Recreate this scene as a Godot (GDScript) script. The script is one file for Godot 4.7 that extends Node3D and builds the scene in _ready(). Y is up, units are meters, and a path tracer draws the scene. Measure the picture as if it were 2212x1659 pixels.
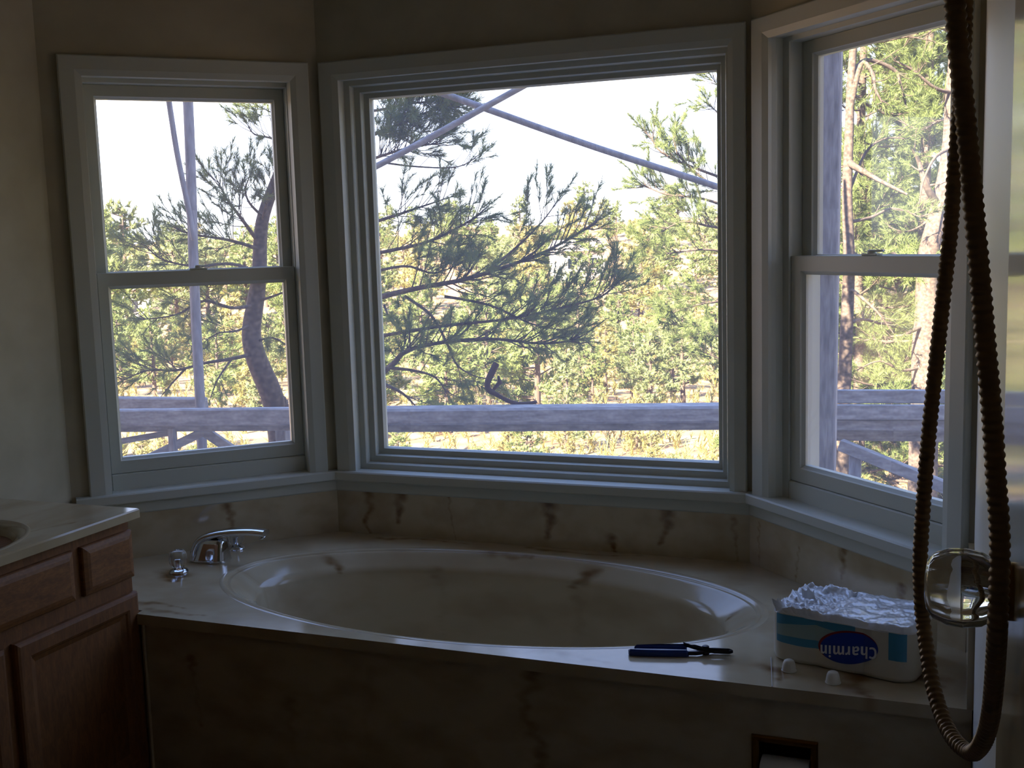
extends Node3D
# A corner bathroom: an oval tub set in a marble deck under a three-sided bay window, a vanity on
# one side, a shower hose on the other, a balcony rail, pines and a sunlit hillside outside.

const FOCAL := 2451.0            # pixels, for a frame of 2212 x 1659
const W := 1.35                  # width of the middle bay wall
const UP := 0.705                # height of the fitted frame's zero above the floor
const DECK := 0.55
const R2 := 0.70710678
var M := {}
var taken := {}
var cam_xf: Transform3D
var WL: Transform3D              # wall frames: x along the wall, y up, z into the room
var WC: Transform3D
var WR: Transform3D

# ------------------------------------------------------------------ mesh builder
class B:
	var v := PackedVector3Array()
	var n := PackedVector3Array()
	var uv := PackedVector2Array()
	var idx := PackedInt32Array()

	func quad(a: Vector3, b: Vector3, c: Vector3, d: Vector3, us := [Vector2(0, 0), Vector2(1, 0), Vector2(1, 1), Vector2(0, 1)]) -> void:
		# a b c d run counter-clockwise seen from the front
		var nn := (b - a).cross(c - a)
		if nn.length() < 1e-14:
			nn = (c - a).cross(d - a)
		nn = nn.normalized()
		var k := v.size()
		for p in [a, b, c, d]:
			v.append(p)
			n.append(nn)
		for u in us:
			uv.append(u)
		for i in [0, 2, 1, 0, 3, 2]:
			idx.append(k + i)

	func tri(a: Vector3, b: Vector3, c: Vector3) -> void:
		var nn := (b - a).cross(c - a).normalized()
		var k := v.size()
		for p in [a, b, c]:
			v.append(p)
			n.append(nn)
			uv.append(Vector2(p.x, p.y))
		for i in [0, 2, 1]:
			idx.append(k + i)

	func box(t: Transform3D, size: Vector3, bev := 0.0) -> void:
		# t is the middle of the box
		var h := size * 0.5
		var e: float = minf(bev, minf(h.x, minf(h.y, h.z)) * 0.9)
		var P := func(sx, sy, sz, ax) -> Vector3:
			var q := Vector3(sx * (h.x - (0.0 if ax == 0 else e)), sy * (h.y - (0.0 if ax == 1 else e)), sz * (h.z - (0.0 if ax == 2 else e)))
			return t * q
		for s in [-1, 1]:
			var f := func(a, b, c, d) -> void:
				if s > 0: quad(a, b, c, d)
				else: quad(a, d, c, b)
			f.call(P.call(s, -1, -1, 0), P.call(s, 1, -1, 0), P.call(s, 1, 1, 0), P.call(s, -1, 1, 0))
			f.call(P.call(-1, s, -1, 1), P.call(-1, s, 1, 1), P.call(1, s, 1, 1), P.call(1, s, -1, 1))
			f.call(P.call(-1, -1, s, 2), P.call(1, -1, s, 2), P.call(1, 1, s, 2), P.call(-1, 1, s, 2))
		if e <= 0.0:
			return
		var ctr := t.origin
		var face := func(a, b, c, d) -> void:
			var m: Vector3 = (a + b + c + d) / 4.0 - ctr
			if (b - a).cross(c - a).dot(m) > 0: quad(a, b, c, d)
			else: quad(a, d, c, b)
		for i in [-1, 1]:
			for j in [-1, 1]:
				face.call(P.call(i, j, -1, 0), P.call(i, j, 1, 0), P.call(i, j, 1, 1), P.call(i, j, -1, 1))
				face.call(P.call(i, -1, j, 0), P.call(i, 1, j, 0), P.call(i, 1, j, 2), P.call(i, -1, j, 2))
				face.call(P.call(-1, i, j, 1), P.call(1, i, j, 1), P.call(1, i, j, 2), P.call(-1, i, j, 2))
				for k in [-1, 1]:
					var a: Vector3 = P.call(i, j, k, 0)
					var b: Vector3 = P.call(i, j, k, 1)
					var c: Vector3 = P.call(i, j, k, 2)
					if (b - a).cross(c - a).dot(a - ctr) > 0: tri(a, b, c)
					else: tri(a, c, b)

	func prism(poly: PackedVector2Array, y0: float, y1: float, bev := 0.0) -> void:
		# poly in plan (x, z); a horizontal bevel on the top rim
		var pl := poly
		if Geometry2D.is_polygon_clockwise(pl):
			pl.reverse()
		var inner := pl
		if bev > 0.0:
			var q := PackedVector2Array()
			var m := pl.size()
			for i in m:
				var e0 := (pl[i] - pl[(i + m - 1) % m]).normalized()
				var e1 := (pl[(i + 1) % m] - pl[i]).normalized()
				var n0 := Vector2(-e0.y, e0.x)
				var n1 := Vector2(-e1.y, e1.x)
				var s := (n0 + n1).normalized()
				q.append(pl[i] + s * bev / maxf(0.35, s.dot(n0)))
			inner = q
		var ids := Geometry2D.triangulate_polygon(inner)
		for i in range(0, ids.size(), 3):
			var a := inner[ids[i]]
			var b := inner[ids[i + 1]]
			var c := inner[ids[i + 2]]
			if (b - a).cross(c - a) > 0:
				var s := b
				b = c
				c = s
			tri(Vector3(a.x, y1, a.y), Vector3(b.x, y1, b.y), Vector3(c.x, y1, c.y))
		ids = Geometry2D.triangulate_polygon(pl)
		for i in range(0, ids.size(), 3):
			var a := pl[ids[i]]
			var b := pl[ids[i + 1]]
			var c := pl[ids[i + 2]]
			if (b - a).cross(c - a) < 0:
				var s := b
				b = c
				c = s
			tri(Vector3(a.x, y0, a.y), Vector3(b.x, y0, b.y), Vector3(c.x, y0, c.y))
		var m := pl.size()
		for i in m:
			var a := pl[i]
			var b := pl[(i + 1) % m]
			var yt := y1 - bev
			quad(Vector3(b.x, y0, b.y), Vector3(a.x, y0, a.y), Vector3(a.x, yt, a.y), Vector3(b.x, yt, b.y))
			if bev > 0.0:
				var c := inner[i]
				var d := inner[(i + 1) % m]
				quad(Vector3(b.x, yt, b.y), Vector3(a.x, yt, a.y), Vector3(c.x, y1, c.y), Vector3(d.x, y1, d.y))

	func patch(rows: Array, uvs := [], closed := false, flip := false) -> void:
		# rows of points, smooth normals; front on the side of (along row) x (next row)
		var nr := rows.size()
		var nc: int = rows[0].size()
		var k := v.size()
		for r in nr:
			for c in nc:
				var c0: int = (c + nc - 1) % nc if closed else maxi(c - 1, 0)
				var c1: int = (c + 1) % nc if closed else mini(c + 1, nc - 1)
				if closed and c == nc - 1 and rows[r][0].is_equal_approx(rows[r][nc - 1]):
					c1 = 1
				if closed and c == 0 and rows[r][0].is_equal_approx(rows[r][nc - 1]):
					c0 = nc - 2
				var du: Vector3 = rows[r][c1] - rows[r][c0]
				var dv: Vector3 = rows[mini(r + 1, nr - 1)][c] - rows[maxi(r - 1, 0)][c]
				if du.length() < 1e-9:
					var rr: int = r + 1 if r < nr / 2 else r - 1
					du = rows[rr][c1] - rows[rr][c0]
				var nn := du.cross(dv).normalized()
				v.append(rows[r][c])
				n.append(-nn if flip else nn)
				uv.append(uvs[r][c] if uvs.size() else Vector2(float(c) / maxi(nc - 1, 1), float(r) / maxi(nr - 1, 1)))
		for r in nr - 1:
			for c in nc - 1:
				var a := k + r * nc + c
				var q := [a, a + nc + 1, a + 1, a, a + nc, a + nc + 1]
				if flip:
					q = [a, a + 1, a + nc + 1, a, a + nc + 1, a + nc]
				for i in q:
					idx.append(i)

	func lathe(t: Transform3D, prof: Array, seg := 24) -> void:
		# prof: [radius, y] from the bottom up, front outside
		var rows := []
		for p in prof:
			var row := []
			for i in seg + 1:
				var a := TAU * i / seg
				row.append(t * Vector3(p[0] * cos(a), p[1], -p[0] * sin(a)))
			rows.append(row)
		patch(rows, [], true)

	func tube(pts: Array, radii: Array, sides := 8, cap := true) -> void:
		var rows := []
		var last := Vector3.ZERO
		var m := pts.size()
		for i in m:
			var d: Vector3 = (pts[mini(i + 1, m - 1)] - pts[maxi(i - 1, 0)]).normalized()
			var s: Vector3
			if i == 0:
				s = d.cross(Vector3.UP if absf(d.y) < 0.9 else Vector3.RIGHT).normalized()
			else:
				s = (last - d * last.dot(d)).normalized()
			last = s
			var u := s.cross(d).normalized()
			var row := []
			for j in sides + 1:
				var a := TAU * j / sides
				row.append(pts[i] + (s * cos(a) + u * sin(a)) * radii[mini(i, radii.size() - 1)])
			rows.append(row)
		patch(rows, [], true, true)
		if cap:
			for e in [0, m - 1]:
				for j in sides:
					if e == 0: tri(pts[0], rows[0][j], rows[0][j + 1])
					else: tri(pts[e], rows[e][j + 1], rows[e][j])

	func mesh() -> ArrayMesh:
		var a := []
		a.resize(Mesh.ARRAY_MAX)
		a[Mesh.ARRAY_VERTEX] = v
		a[Mesh.ARRAY_NORMAL] = n
		a[Mesh.ARRAY_TEX_UV] = uv
		a[Mesh.ARRAY_INDEX] = idx
		var m := ArrayMesh.new()
		m.add_surface_from_arrays(Mesh.PRIMITIVE_TRIANGLES, a)
		return m

# ------------------------------------------------------------------ scene helpers
func numbered(called: String) -> String:
	var k: int = taken.get(called, -1) + 1
	taken[called] = k
	return called if k == 0 else "%s_%03d" % [called, k]

func part(called: String, b, mat: Material, parent: Node3D) -> MeshInstance3D:
	var o := MeshInstance3D.new()
	o.name = called
	o.mesh = b.mesh() if b is B else b
	o.material_override = mat
	parent.add_child(o, true)
	return o

func single(called: String, b, mat: Material) -> MeshInstance3D:
	var o := MeshInstance3D.new()
	o.name = numbered(called)
	o.mesh = b.mesh() if b is B else b
	o.material_override = mat
	add_child(o)
	return o

func struct(called: String, b, mat: Material, label := "", category := "") -> MeshInstance3D:
	var o := single(called, b, mat)
	o.set_meta("kind", "structure")
	if label: o.set_meta("label", label)
	if category: o.set_meta("category", category)
	return o

func thing(called: String, label: String, category: String, at := Vector3.ZERO, group := "") -> Node3D:
	var o := Node3D.new()
	o.name = numbered(called)
	o.position = at
	add_child(o)
	return tag(o, label, category, group)

func tag(o: Node3D, label: String, category: String, group := "") -> Node3D:
	o.set_meta("label", label)
	o.set_meta("category", category)
	if group: o.set_meta("group", group)
	return o

func copy(root: Node3D, at: Vector3, turn: float, size := 1.0) -> Node3D:
	var r: Node3D = root.duplicate()
	var called := String(root.name)
	if called.length() > 4 and called.right(3).is_valid_int():
		called = called.left(-4)
	r.name = numbered(called)
	add_child(r)
	r.transform = Transform3D(Basis(Vector3.UP, turn).scaled(Vector3.ONE * size), at)
	return r

func ray(px: float, py: float) -> Vector3:
	return cam_xf.basis * Vector3((px - 1106.0) / FOCAL, -(py - 829.5) / FOCAL, -1.0)

func at_z(px: float, py: float, z: float) -> Vector3:
	var d := ray(px, py)
	return cam_xf.origin + d * ((z - cam_xf.origin.z) / d.z)

func at_y(px: float, py: float, y: float) -> Vector3:
	var d := ray(px, py)
	return cam_xf.origin + d * ((y - cam_xf.origin.y) / d.y)

func at_ground(px: float, py: float, most: float) -> Vector3:
	# walk along the line of sight until it meets the hillside
	var d := 10.0
	while d < most:
		var p := at_d(px, py, d)
		if p.y < ground(p.x, p.z): break
		d += 0.5
	var q := at_d(px, py, d)
	return Vector3(q.x, ground(q.x, q.z) + 1.4, q.z)

func at_d(px: float, py: float, depth: float) -> Vector3:
	return cam_xf.origin + ray(px, py) * depth

func bar(a: Vector3, b: Vector3, w: float, h: float, bev := 0.003) -> B:
	# a squared timber from a to b, w across, h high
	var m := B.new()
	var d := (b - a).normalized()
	var side := d.cross(Vector3.UP if absf(d.y) < 0.95 else Vector3.BACK).normalized()
	var up := side.cross(d)
	m.box(Transform3D(Basis(d, up, side), (a + b) / 2.0), Vector3(a.distance_to(b), h, w), bev)
	return m

func smooth_path(pts: Array, per := 6) -> Array:
	var out := []
	for i in pts.size() - 1:
		var p0 = pts[maxi(i - 1, 0)]
		var p1 = pts[i]
		var p2 = pts[i + 1]
		var p3 = pts[mini(i + 2, pts.size() - 1)]
		for k in per:
			var t := float(k) / per
			out.append(0.5 * ((2.0 * p1) + (p2 - p0) * t + (2.0 * p0 - 5.0 * p1 + 4.0 * p2 - p3) * t * t + (3.0 * p1 - p0 - 3.0 * p2 + p3) * t * t * t))
	out.append(pts[-1])
	return out

# ------------------------------------------------------------------ materials
func mat(called: String, c: Color, rough: float, metal := 0.0) -> StandardMaterial3D:
	var m := StandardMaterial3D.new()
	m.resource_name = called
	m.albedo_color = c
	m.roughness = rough
	m.metallic = metal
	M[called] = m
	return m

func noise_tex(seed_: int, freq: float, lo: Color, hi: Color, size := 512) -> ImageTexture:
	var f := FastNoiseLite.new()
	f.seed = seed_
	f.frequency = freq
	f.fractal_octaves = 4
	var im := f.get_seamless_image(size, size)
	im.convert(Image.FORMAT_RGB8)
	for y in size:
		for x in size:
			im.set_pixel(x, y, lo.lerp(hi, im.get_pixel(x, y).r))
	return ImageTexture.create_from_image(im)

func wood_tex(seed_: int, w: int, h: int, lo: Color, hi: Color, fx: float, fy: float, ring := 0.0) -> ImageTexture:
	var f := FastNoiseLite.new()
	f.seed = seed_
	f.frequency = 1.0
	f.fractal_octaves = 3
	var g := FastNoiseLite.new()
	g.seed = seed_ + 9
	g.frequency = 1.0
	var im := Image.create(w, h, false, Image.FORMAT_RGB8)
	for y in h:
		for x in w:
			var a := f.get_noise_2d(x * fx, y * fy) * 0.5 + 0.5
			var b := g.get_noise_2d(x * fx * 6.0, y * fy * 2.0) * 0.5 + 0.5
			if ring > 0.0:
				a = lerpf(a, fposmod(a * ring, 1.0), 0.35)
			im.set_pixel(x, y, lo.lerp(hi, clampf(a * 0.75 + b * 0.35 - 0.05, 0, 1)))
	return ImageTexture.create_from_image(im)

func marble_tex(seed_: int, w: int, h: int, veins: Array) -> ImageTexture:
	# cultured marble: a cream ground with soft clouds, and brown veins given as [points in 0..1, width, strength]
	var base := Color(0.755, 0.70, 0.58)
	var cloud := Color(0.695, 0.625, 0.495)
	var brown := Color(0.40, 0.26, 0.12)
	var f := FastNoiseLite.new()
	f.seed = seed_
	f.frequency = 0.008
	f.fractal_octaves = 4
	var im := Image.create(w, h, false, Image.FORMAT_RGB8)
	for y in h:
		for x in w:
			im.set_pixel(x, y, base.lerp(cloud, clampf(f.get_noise_2d(x, y) * 1.3 + 0.35, 0, 1)))
	var rng := RandomNumberGenerator.new()
	rng.seed = seed_
	for vn in veins:
		var pts: Array = smooth_path(vn[0], 24)
		var k := 0
		for p: Vector2 in pts:
			k += 1
			var t := float(k) / pts.size()
			var wd: float = vn[1] * (0.55 + 0.6 * absf(f.get_noise_2d(k * 9.0, seed_ * 3.0)) * 2.0) * (1.0 - 0.55 * t) * h
			var cx: float = p.x * w + f.get_noise_2d(k * 14.0, 77.0) * wd * 1.6
			var cy: float = p.y * h + f.get_noise_2d(k * 14.0, 177.0) * wd
			var rr := int(ceil(wd)) + 1
			for yy in range(maxi(0, int(cy) - rr), mini(h, int(cy) + rr + 1)):
				for xx in range(maxi(0, int(cx) - rr), mini(w, int(cx) + rr + 1)):
					var d := Vector2(xx - cx, yy - cy).length() / maxf(wd, 0.5)
					if d < 1.0:
						var g: float = f.get_noise_2d(xx * 5.0, yy * 5.0) * 0.5 + 0.65
						var s: float = vn[2] * (1.0 - d) * 0.28 * g
						im.set_pixel(xx, yy, im.get_pixel(xx, yy).lerp(brown, clampf(s, 0, 1)))
	return ImageTexture.create_from_image(im)

func marble(called: String, seed_: int, w: int, h: int, veins: Array) -> StandardMaterial3D:
	var m := mat(called, Color.WHITE, 0.13)
	m.albedo_texture = marble_tex(seed_, w, h, veins)
	m.metallic_specular = 0.55
	return m

func make_materials() -> void:
	var paint := mat("window_paint", Color(0.79, 0.80, 0.755), 0.42)
	paint.heightmap_enabled = false
	var wp := mat("wall_paint", Color(0.755, 0.73, 0.635), 0.8)
	wp.uv1_triplanar = true
	wp.uv1_world_triplanar = true
	wp.uv1_scale = Vector3.ONE * 1.1
	wp.albedo_texture = noise_tex(5, 0.02, Color(0.92, 0.91, 0.9), Color(1, 1, 1), 256)
	mat("ceiling_paint", Color(0.76, 0.71, 0.61), 0.9)
	mat("white_wall_paint", Color(0.92, 0.92, 0.90), 0.42)
	mat("floor_tile", Color(0.50, 0.41, 0.32), 0.5)
	mat("grout", Color(0.25, 0.2, 0.16), 0.9)
	mat("caulk", Color(0.9, 0.89, 0.87), 0.4)
	mat("chrome", Color(0.86, 0.87, 0.89), 0.08, 1.0)
	mat("hose_metal", Color(0.60, 0.53, 0.46), 0.45, 1.0)
	mat("brass", Color(0.52, 0.37, 0.16), 0.35, 1.0)
	mat("tissue", Color(0.86, 0.84, 0.79), 0.95)
	mat("cap_plastic", Color(0.88, 0.86, 0.80), 0.4)
	var ac := mat("acrylic", Color(0.97, 0.98, 0.98, 0.02), 0.02)
	ac.refraction_enabled = true
	ac.refraction_scale = 0.049
	var gl := mat("window_glass", Color(0.82, 0.88, 1.0, 0.03), 0.02)
	gl.transparency = BaseMaterial3D.TRANSPARENCY_ALPHA
	gl.backlight_enabled = true
	gl.backlight = Color.from_rgba8(102, 105, 117)
	mat("house_glass", Color(0.1, 0.12, 0.15), 0.1)
	var oak := mat("oak", Color(1, 1, 1), 0.6)
	oak.albedo_texture = wood_tex(21, 256, 512, Color(0.37, 0.225, 0.095), Color(0.58, 0.385, 0.18), 0.05, 0.006, 3.0)
	oak.uv1_triplanar = true
	oak.uv1_scale = Vector3.ONE * 3.0
	var oakh := mat("oak_across", Color(1, 1, 1), 0.6)
	oakh.albedo_texture = wood_tex(22, 512, 256, Color(0.36, 0.215, 0.09), Color(0.62, 0.42, 0.20), 0.006, 0.05, 4.0)
	oakh.uv1_triplanar = true
	oakh.uv1_scale = Vector3.ONE * 3.0
	var grey := mat("weathered_wood", Color(1, 1, 1), 0.85)
	grey.albedo_texture = wood_tex(31, 1024, 256, Color(0.40, 0.38, 0.375), Color(0.86, 0.84, 0.83), 0.005, 0.09)
	grey.uv1_triplanar = true
	grey.uv1_scale = Vector3.ONE * 1.2
	var post := mat("weathered_upright", Color(1, 1, 1), 0.85)
	post.albedo_texture = wood_tex(32, 256, 1024, Color(0.38, 0.365, 0.37), Color(0.78, 0.77, 0.78), 0.09, 0.005)
	post.uv1_triplanar = true
	post.uv1_scale = Vector3.ONE * 1.2
	mat("rusty_metal", Color(0.25, 0.13, 0.10), 0.7)
	var bark := mat("bark", Color(1, 1, 1), 0.95)
	bark.albedo_texture = noise_tex(41, 0.03, Color(0.20, 0.165, 0.14), Color(0.56, 0.48, 0.41), 256)
	bark.uv1_triplanar = true
	bark.uv1_scale = Vector3.ONE * 3.0
	for q in [["pine_needles", Color(0.41, 0.455, 0.245)], ["juniper_leaves", Color(0.44, 0.47, 0.30)], ["scrub_leaves", Color(0.56, 0.52, 0.30)]]:
		var nd := mat(q[0], q[1], 0.7)
		nd.backlight_enabled = true
		nd.backlight = Color(0.45, 0.47, 0.25)
	var gr := mat("dry_ground", Color(1, 1, 1), 0.95)
	gr.albedo_texture = noise_tex(51, 0.04, Color(0.52, 0.33, 0.24), Color(0.80, 0.73, 0.50), 512)
	gr.uv1_triplanar = true
	gr.uv1_world_triplanar = true
	gr.uv1_scale = Vector3.ONE * 0.03
	mat("pale_siding", Color(0.82, 0.80, 0.77), 0.8)
	mat("pale_roof", Color(0.78, 0.72, 0.68), 0.8)
	mat("house_wall", Color(0.62, 0.56, 0.48), 0.85)
	mat("house_shingle", Color(0.3, 0.27, 0.25), 0.9)
	var film := mat("pack_film", Color(0.86, 0.87, 0.88), 0.22)
	film.clearcoat_enabled = true
	film.clearcoat = 0.6
	film.clearcoat_roughness = 0.12
	mat("pack_body", Color(0.85, 0.82, 0.74), 0.4)
	mat("pack_teal", Color(0.30, 0.58, 0.70), 0.3)
	mat("pack_pale_teal", Color(0.62, 0.72, 0.70), 0.3)
	mat("pack_blue", Color(0.10, 0.24, 0.62), 0.3)
	mat("pack_navy", Color(0.06, 0.10, 0.30), 0.3)
	mat("pack_red", Color(0.55, 0.10, 0.12), 0.3)
	mat("pack_white", Color(0.92, 0.92, 0.92), 0.3)
	mat("grip_blue", Color(0.05, 0.17, 0.42), 0.35)
	mat("tool_steel", Color(0.20, 0.18, 0.20), 0.35, 0.9)
	# cultured marble pieces, each with the veins it shows
	var v2 := func(a: Array) -> Array:
		var o := []
		for i in range(0, a.size(), 2):
			o.append(Vector2(a[i], a[i + 1]))
		return o
	M.v2 = v2
	marble("splash_back_marble", 61, 1024, 128, [
		[v2.call([0.085, 0.0, 0.095, 0.4, 0.075, 0.7, 0.09, 1.0]), 0.13, 0.7], [v2.call([0.175, 0.0, 0.17, 0.4, 0.165, 0.7]), 0.16, 1.0],
		[v2.call([0.30, 0.0, 0.305, 0.5, 0.315, 1.0]), 0.05, 0.9], [v2.call([0.545, 0.0, 0.55, 0.4, 0.54, 0.8]), 0.19, 1.1],
		[v2.call([0.69, 0.65, 0.695, 0.85, 0.70, 1.0]), 0.12, 0.7], [v2.call([0.815, 0.0, 0.82, 0.35, 0.80, 0.75]), 0.16, 0.9], [v2.call([0.96, 0.1, 0.965, 0.5, 0.97, 1.0]), 0.08, 0.6]])
	marble("splash_left_marble", 62, 512, 128, [[v2.call([0.55, 0.0, 0.56, 0.3, 0.57, 0.7]), 0.12, 0.8], [v2.call([0.06, 0.0, 0.07, 0.5, 0.08, 1.0]), 0.08, 0.6]])
	marble("splash_right_marble", 63, 512, 128, [[v2.call([0.06, 0.1, 0.06, 0.5, 0.06, 1.0]), 0.05, 0.9], [v2.call([0.28, 0.3, 0.27, 0.7, 0.26, 1.0]), 0.05, 0.5], [v2.call([0.5, 0.0, 0.5, 0.2, 0.49, 0.6]), 0.10, 0.7], [v2.call([0.75, 0.3, 0.76, 0.5, 0.75, 0.9]), 0.1, 0.9]])
	marble("deck_marble", 64, 1024, 512, [
		[v2.call([0.135, 0.60, 0.155, 0.66, 0.16, 0.70]), 0.045, 0.9], [v2.call([0.175, 0.90, 0.20, 0.89, 0.235, 0.91]), 0.02, 0.5], [v2.call([0.20, 0.94, 0.24, 0.95, 0.27, 0.945]), 0.02, 0.5],
		[v2.call([0.83, 0.86, 0.85, 0.90, 0.845, 0.95]), 0.025, 0.6], [v2.call([0.60, 0.92, 0.66, 0.93, 0.70, 0.96]), 0.03, 0.35], [v2.call([0.905, 0.84, 0.91, 0.92, 0.92, 0.99]), 0.03, 0.7],
		[v2.call([0.96, 0.80, 0.965, 0.85, 0.97, 0.88]), 0.04, 0.6], [v2.call([0.30, 0.06, 0.36, 0.03, 0.42, 0.05]), 0.02, 0.8], [v2.call([0.50, 0.03, 0.58, 0.06, 0.64, 0.03]), 0.02, 0.8]])
	marble("apron_marble", 65, 1024, 512, [[v2.call([0.545, 0.0, 0.535, 0.2, 0.55, 0.4, 0.525, 0.6, 0.545, 0.8, 0.53, 1.0]), 0.03, 0.7], [v2.call([0.075, 0.15, 0.08, 0.25, 0.085, 0.5]), 0.022, 0.55],
		[v2.call([0.22, 0.3, 0.225, 0.5, 0.23, 0.9]), 0.03, 0.35], [v2.call([0.335, 0.1, 0.33, 0.5, 0.34, 1.0]), 0.025, 0.3], [v2.call([0.80, 0.0, 0.805, 0.5, 0.80, 1.0]), 0.03, 0.3]])
	marble("tub_marble", 66, 1024, 256, [[v2.call([0.187, 0.10, 0.189, 0.3, 0.187, 0.95]), 0.03, 0.22], [v2.call([0.303, 0.04, 0.297, 0.10, 0.290, 0.16]), 0.035, 0.5], [v2.call([0.298, 0.12, 0.296, 0.4, 0.299, 0.95]), 0.04, 0.24],
		[v2.call([0.102, 0.03, 0.104, 0.08, 0.103, 0.12]), 0.03, 0.45], [v2.call([0.225, 0.0, 0.24, 0.02, 0.255, 0.01]), 0.025, 0.4], [v2.call([0.455, 0.05, 0.46, 0.08, 0.462, 0.1]), 0.02, 0.4]])
	marble("counter_marble", 67, 512, 512, [[v2.call([0.55, 0.2, 0.65, 0.3, 0.75, 0.32]), 0.03, 0.6], [v2.call([0.88, 0.15, 0.8, 0.25, 0.78, 0.4]), 0.02, 0.5], [v2.call([0.95, 0.4, 0.93, 0.45, 0.95, 0.5]), 0.015, 0.6]])
	marble("shower_marble", 68, 512, 512, [[v2.call([0.1, 0.0, 0.12, 0.4, 0.1, 1.0]), 0.02, 0.6], [v2.call([0.4, 0.0, 0.42, 0.5, 0.4, 1.0]), 0.02, 0.5]])

# ------------------------------------------------------------------ set-up
func _ready() -> void:
	# camera
	var cam := Camera3D.new()
	cam.name = "camera"
	cam_xf = Transform3D(Basis.from_euler(Vector3(-0.1263, 0.3769, -0.0291), EULER_ORDER_YXZ), Vector3(1.8853, 0.7777 + UP, 3.1809))
	cam.transform = cam_xf
	cam.fov = rad_to_deg(2.0 * atan(829.5 / FOCAL))
	cam.near = 0.02
	cam.far = 1000.0
	add_child(cam)
	cam.current = true
	# sky, exposure
	var env := Environment.new()
	env.background_mode = Environment.BG_SKY
	var sky := Sky.new()
	var sm := ProceduralSkyMaterial.new()
	sm.sky_top_color = Color(0.54, 0.66, 0.91)
	sm.sky_horizon_color = Color(0.97, 0.985, 1.0)
	sm.sky_curve = 0.16
	sm.sky_energy_multiplier = 1.6
	sm.ground_bottom_color = Color(0.45, 0.40, 0.32)
	sm.ground_horizon_color = Color(0.97, 0.985, 1.0)
	sm.ground_curve = 0.02
	sky.sky_material = sm
	env.sky = sky
	env.tonemap_mode = Environment.TONE_MAPPER_LINEAR
	env.tonemap_exposure = 1.08
	env.sdfgi_enabled = true
	env.ssao_enabled = true
	env.ssil_enabled = true
	var we := WorldEnvironment.new()
	we.name = "environment"
	we.environment = env
	add_child(we)
	# the sun stands behind the house, over its roof
	var sun := DirectionalLight3D.new()
	sun.name = "sun"
	sun.light_energy = 12.5
	sun.light_color = Color(1.0, 0.95, 0.86)
	sun.light_angular_distance = 0.53
	sun.shadow_enabled = true
	sun.sky_mode = DirectionalLight3D.SKY_MODE_LIGHT_ONLY
	add_child(sun)
	sun.look_at_from_position(Vector3.ZERO, Vector3(0.42, -0.72, -1.0))

	WC = Transform3D(Basis(Vector3(1, 0, 0), Vector3.UP, Vector3(0, 0, 1)), Vector3(0, UP, 0))
	WL = Transform3D(Basis(Vector3(-R2, 0, R2), Vector3.UP, Vector3(R2, 0, R2)), Vector3(0, UP, 0))
	WR = Transform3D(Basis(Vector3(R2, 0, R2), Vector3.UP, Vector3(-R2, 0, R2)), Vector3(W, UP, 0))
	make_materials()
	build_room()
	build_windows()
	build_tub()
	build_vanity()
	build_outdoors()
	build_faucet()
	build_shower()
	build_pack()
	build_small_things()

# ------------------------------------------------------------------ the room
func wall_with_hole(called: String, xf: Transform3D, s0: float, s1: float, hole: Rect2, label: String) -> void:
	var b := B.new()
	var t := 0.14
	var add := func(a0, a1, b0, b1) -> void:
		if a1 - a0 > 0.001 and b1 - b0 > 0.001:
			b.box(xf * Transform3D(Basis.IDENTITY, Vector3((a0 + a1) / 2, (b0 + b1) / 2, -t / 2)), Vector3(a1 - a0, b1 - b0, t))
	var y0 := -UP
	var y1 := 2.44 - UP
	add.call(s0, hole.position.x, y0, y1)
	add.call(hole.end.x, s1, y0, y1)
	add.call(hole.position.x, hole.end.x, y0, hole.position.y)
	add.call(hole.position.x, hole.end.x, hole.end.y, y1)
	struct(called, b, M.wall_paint, label, "wall")

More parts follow.
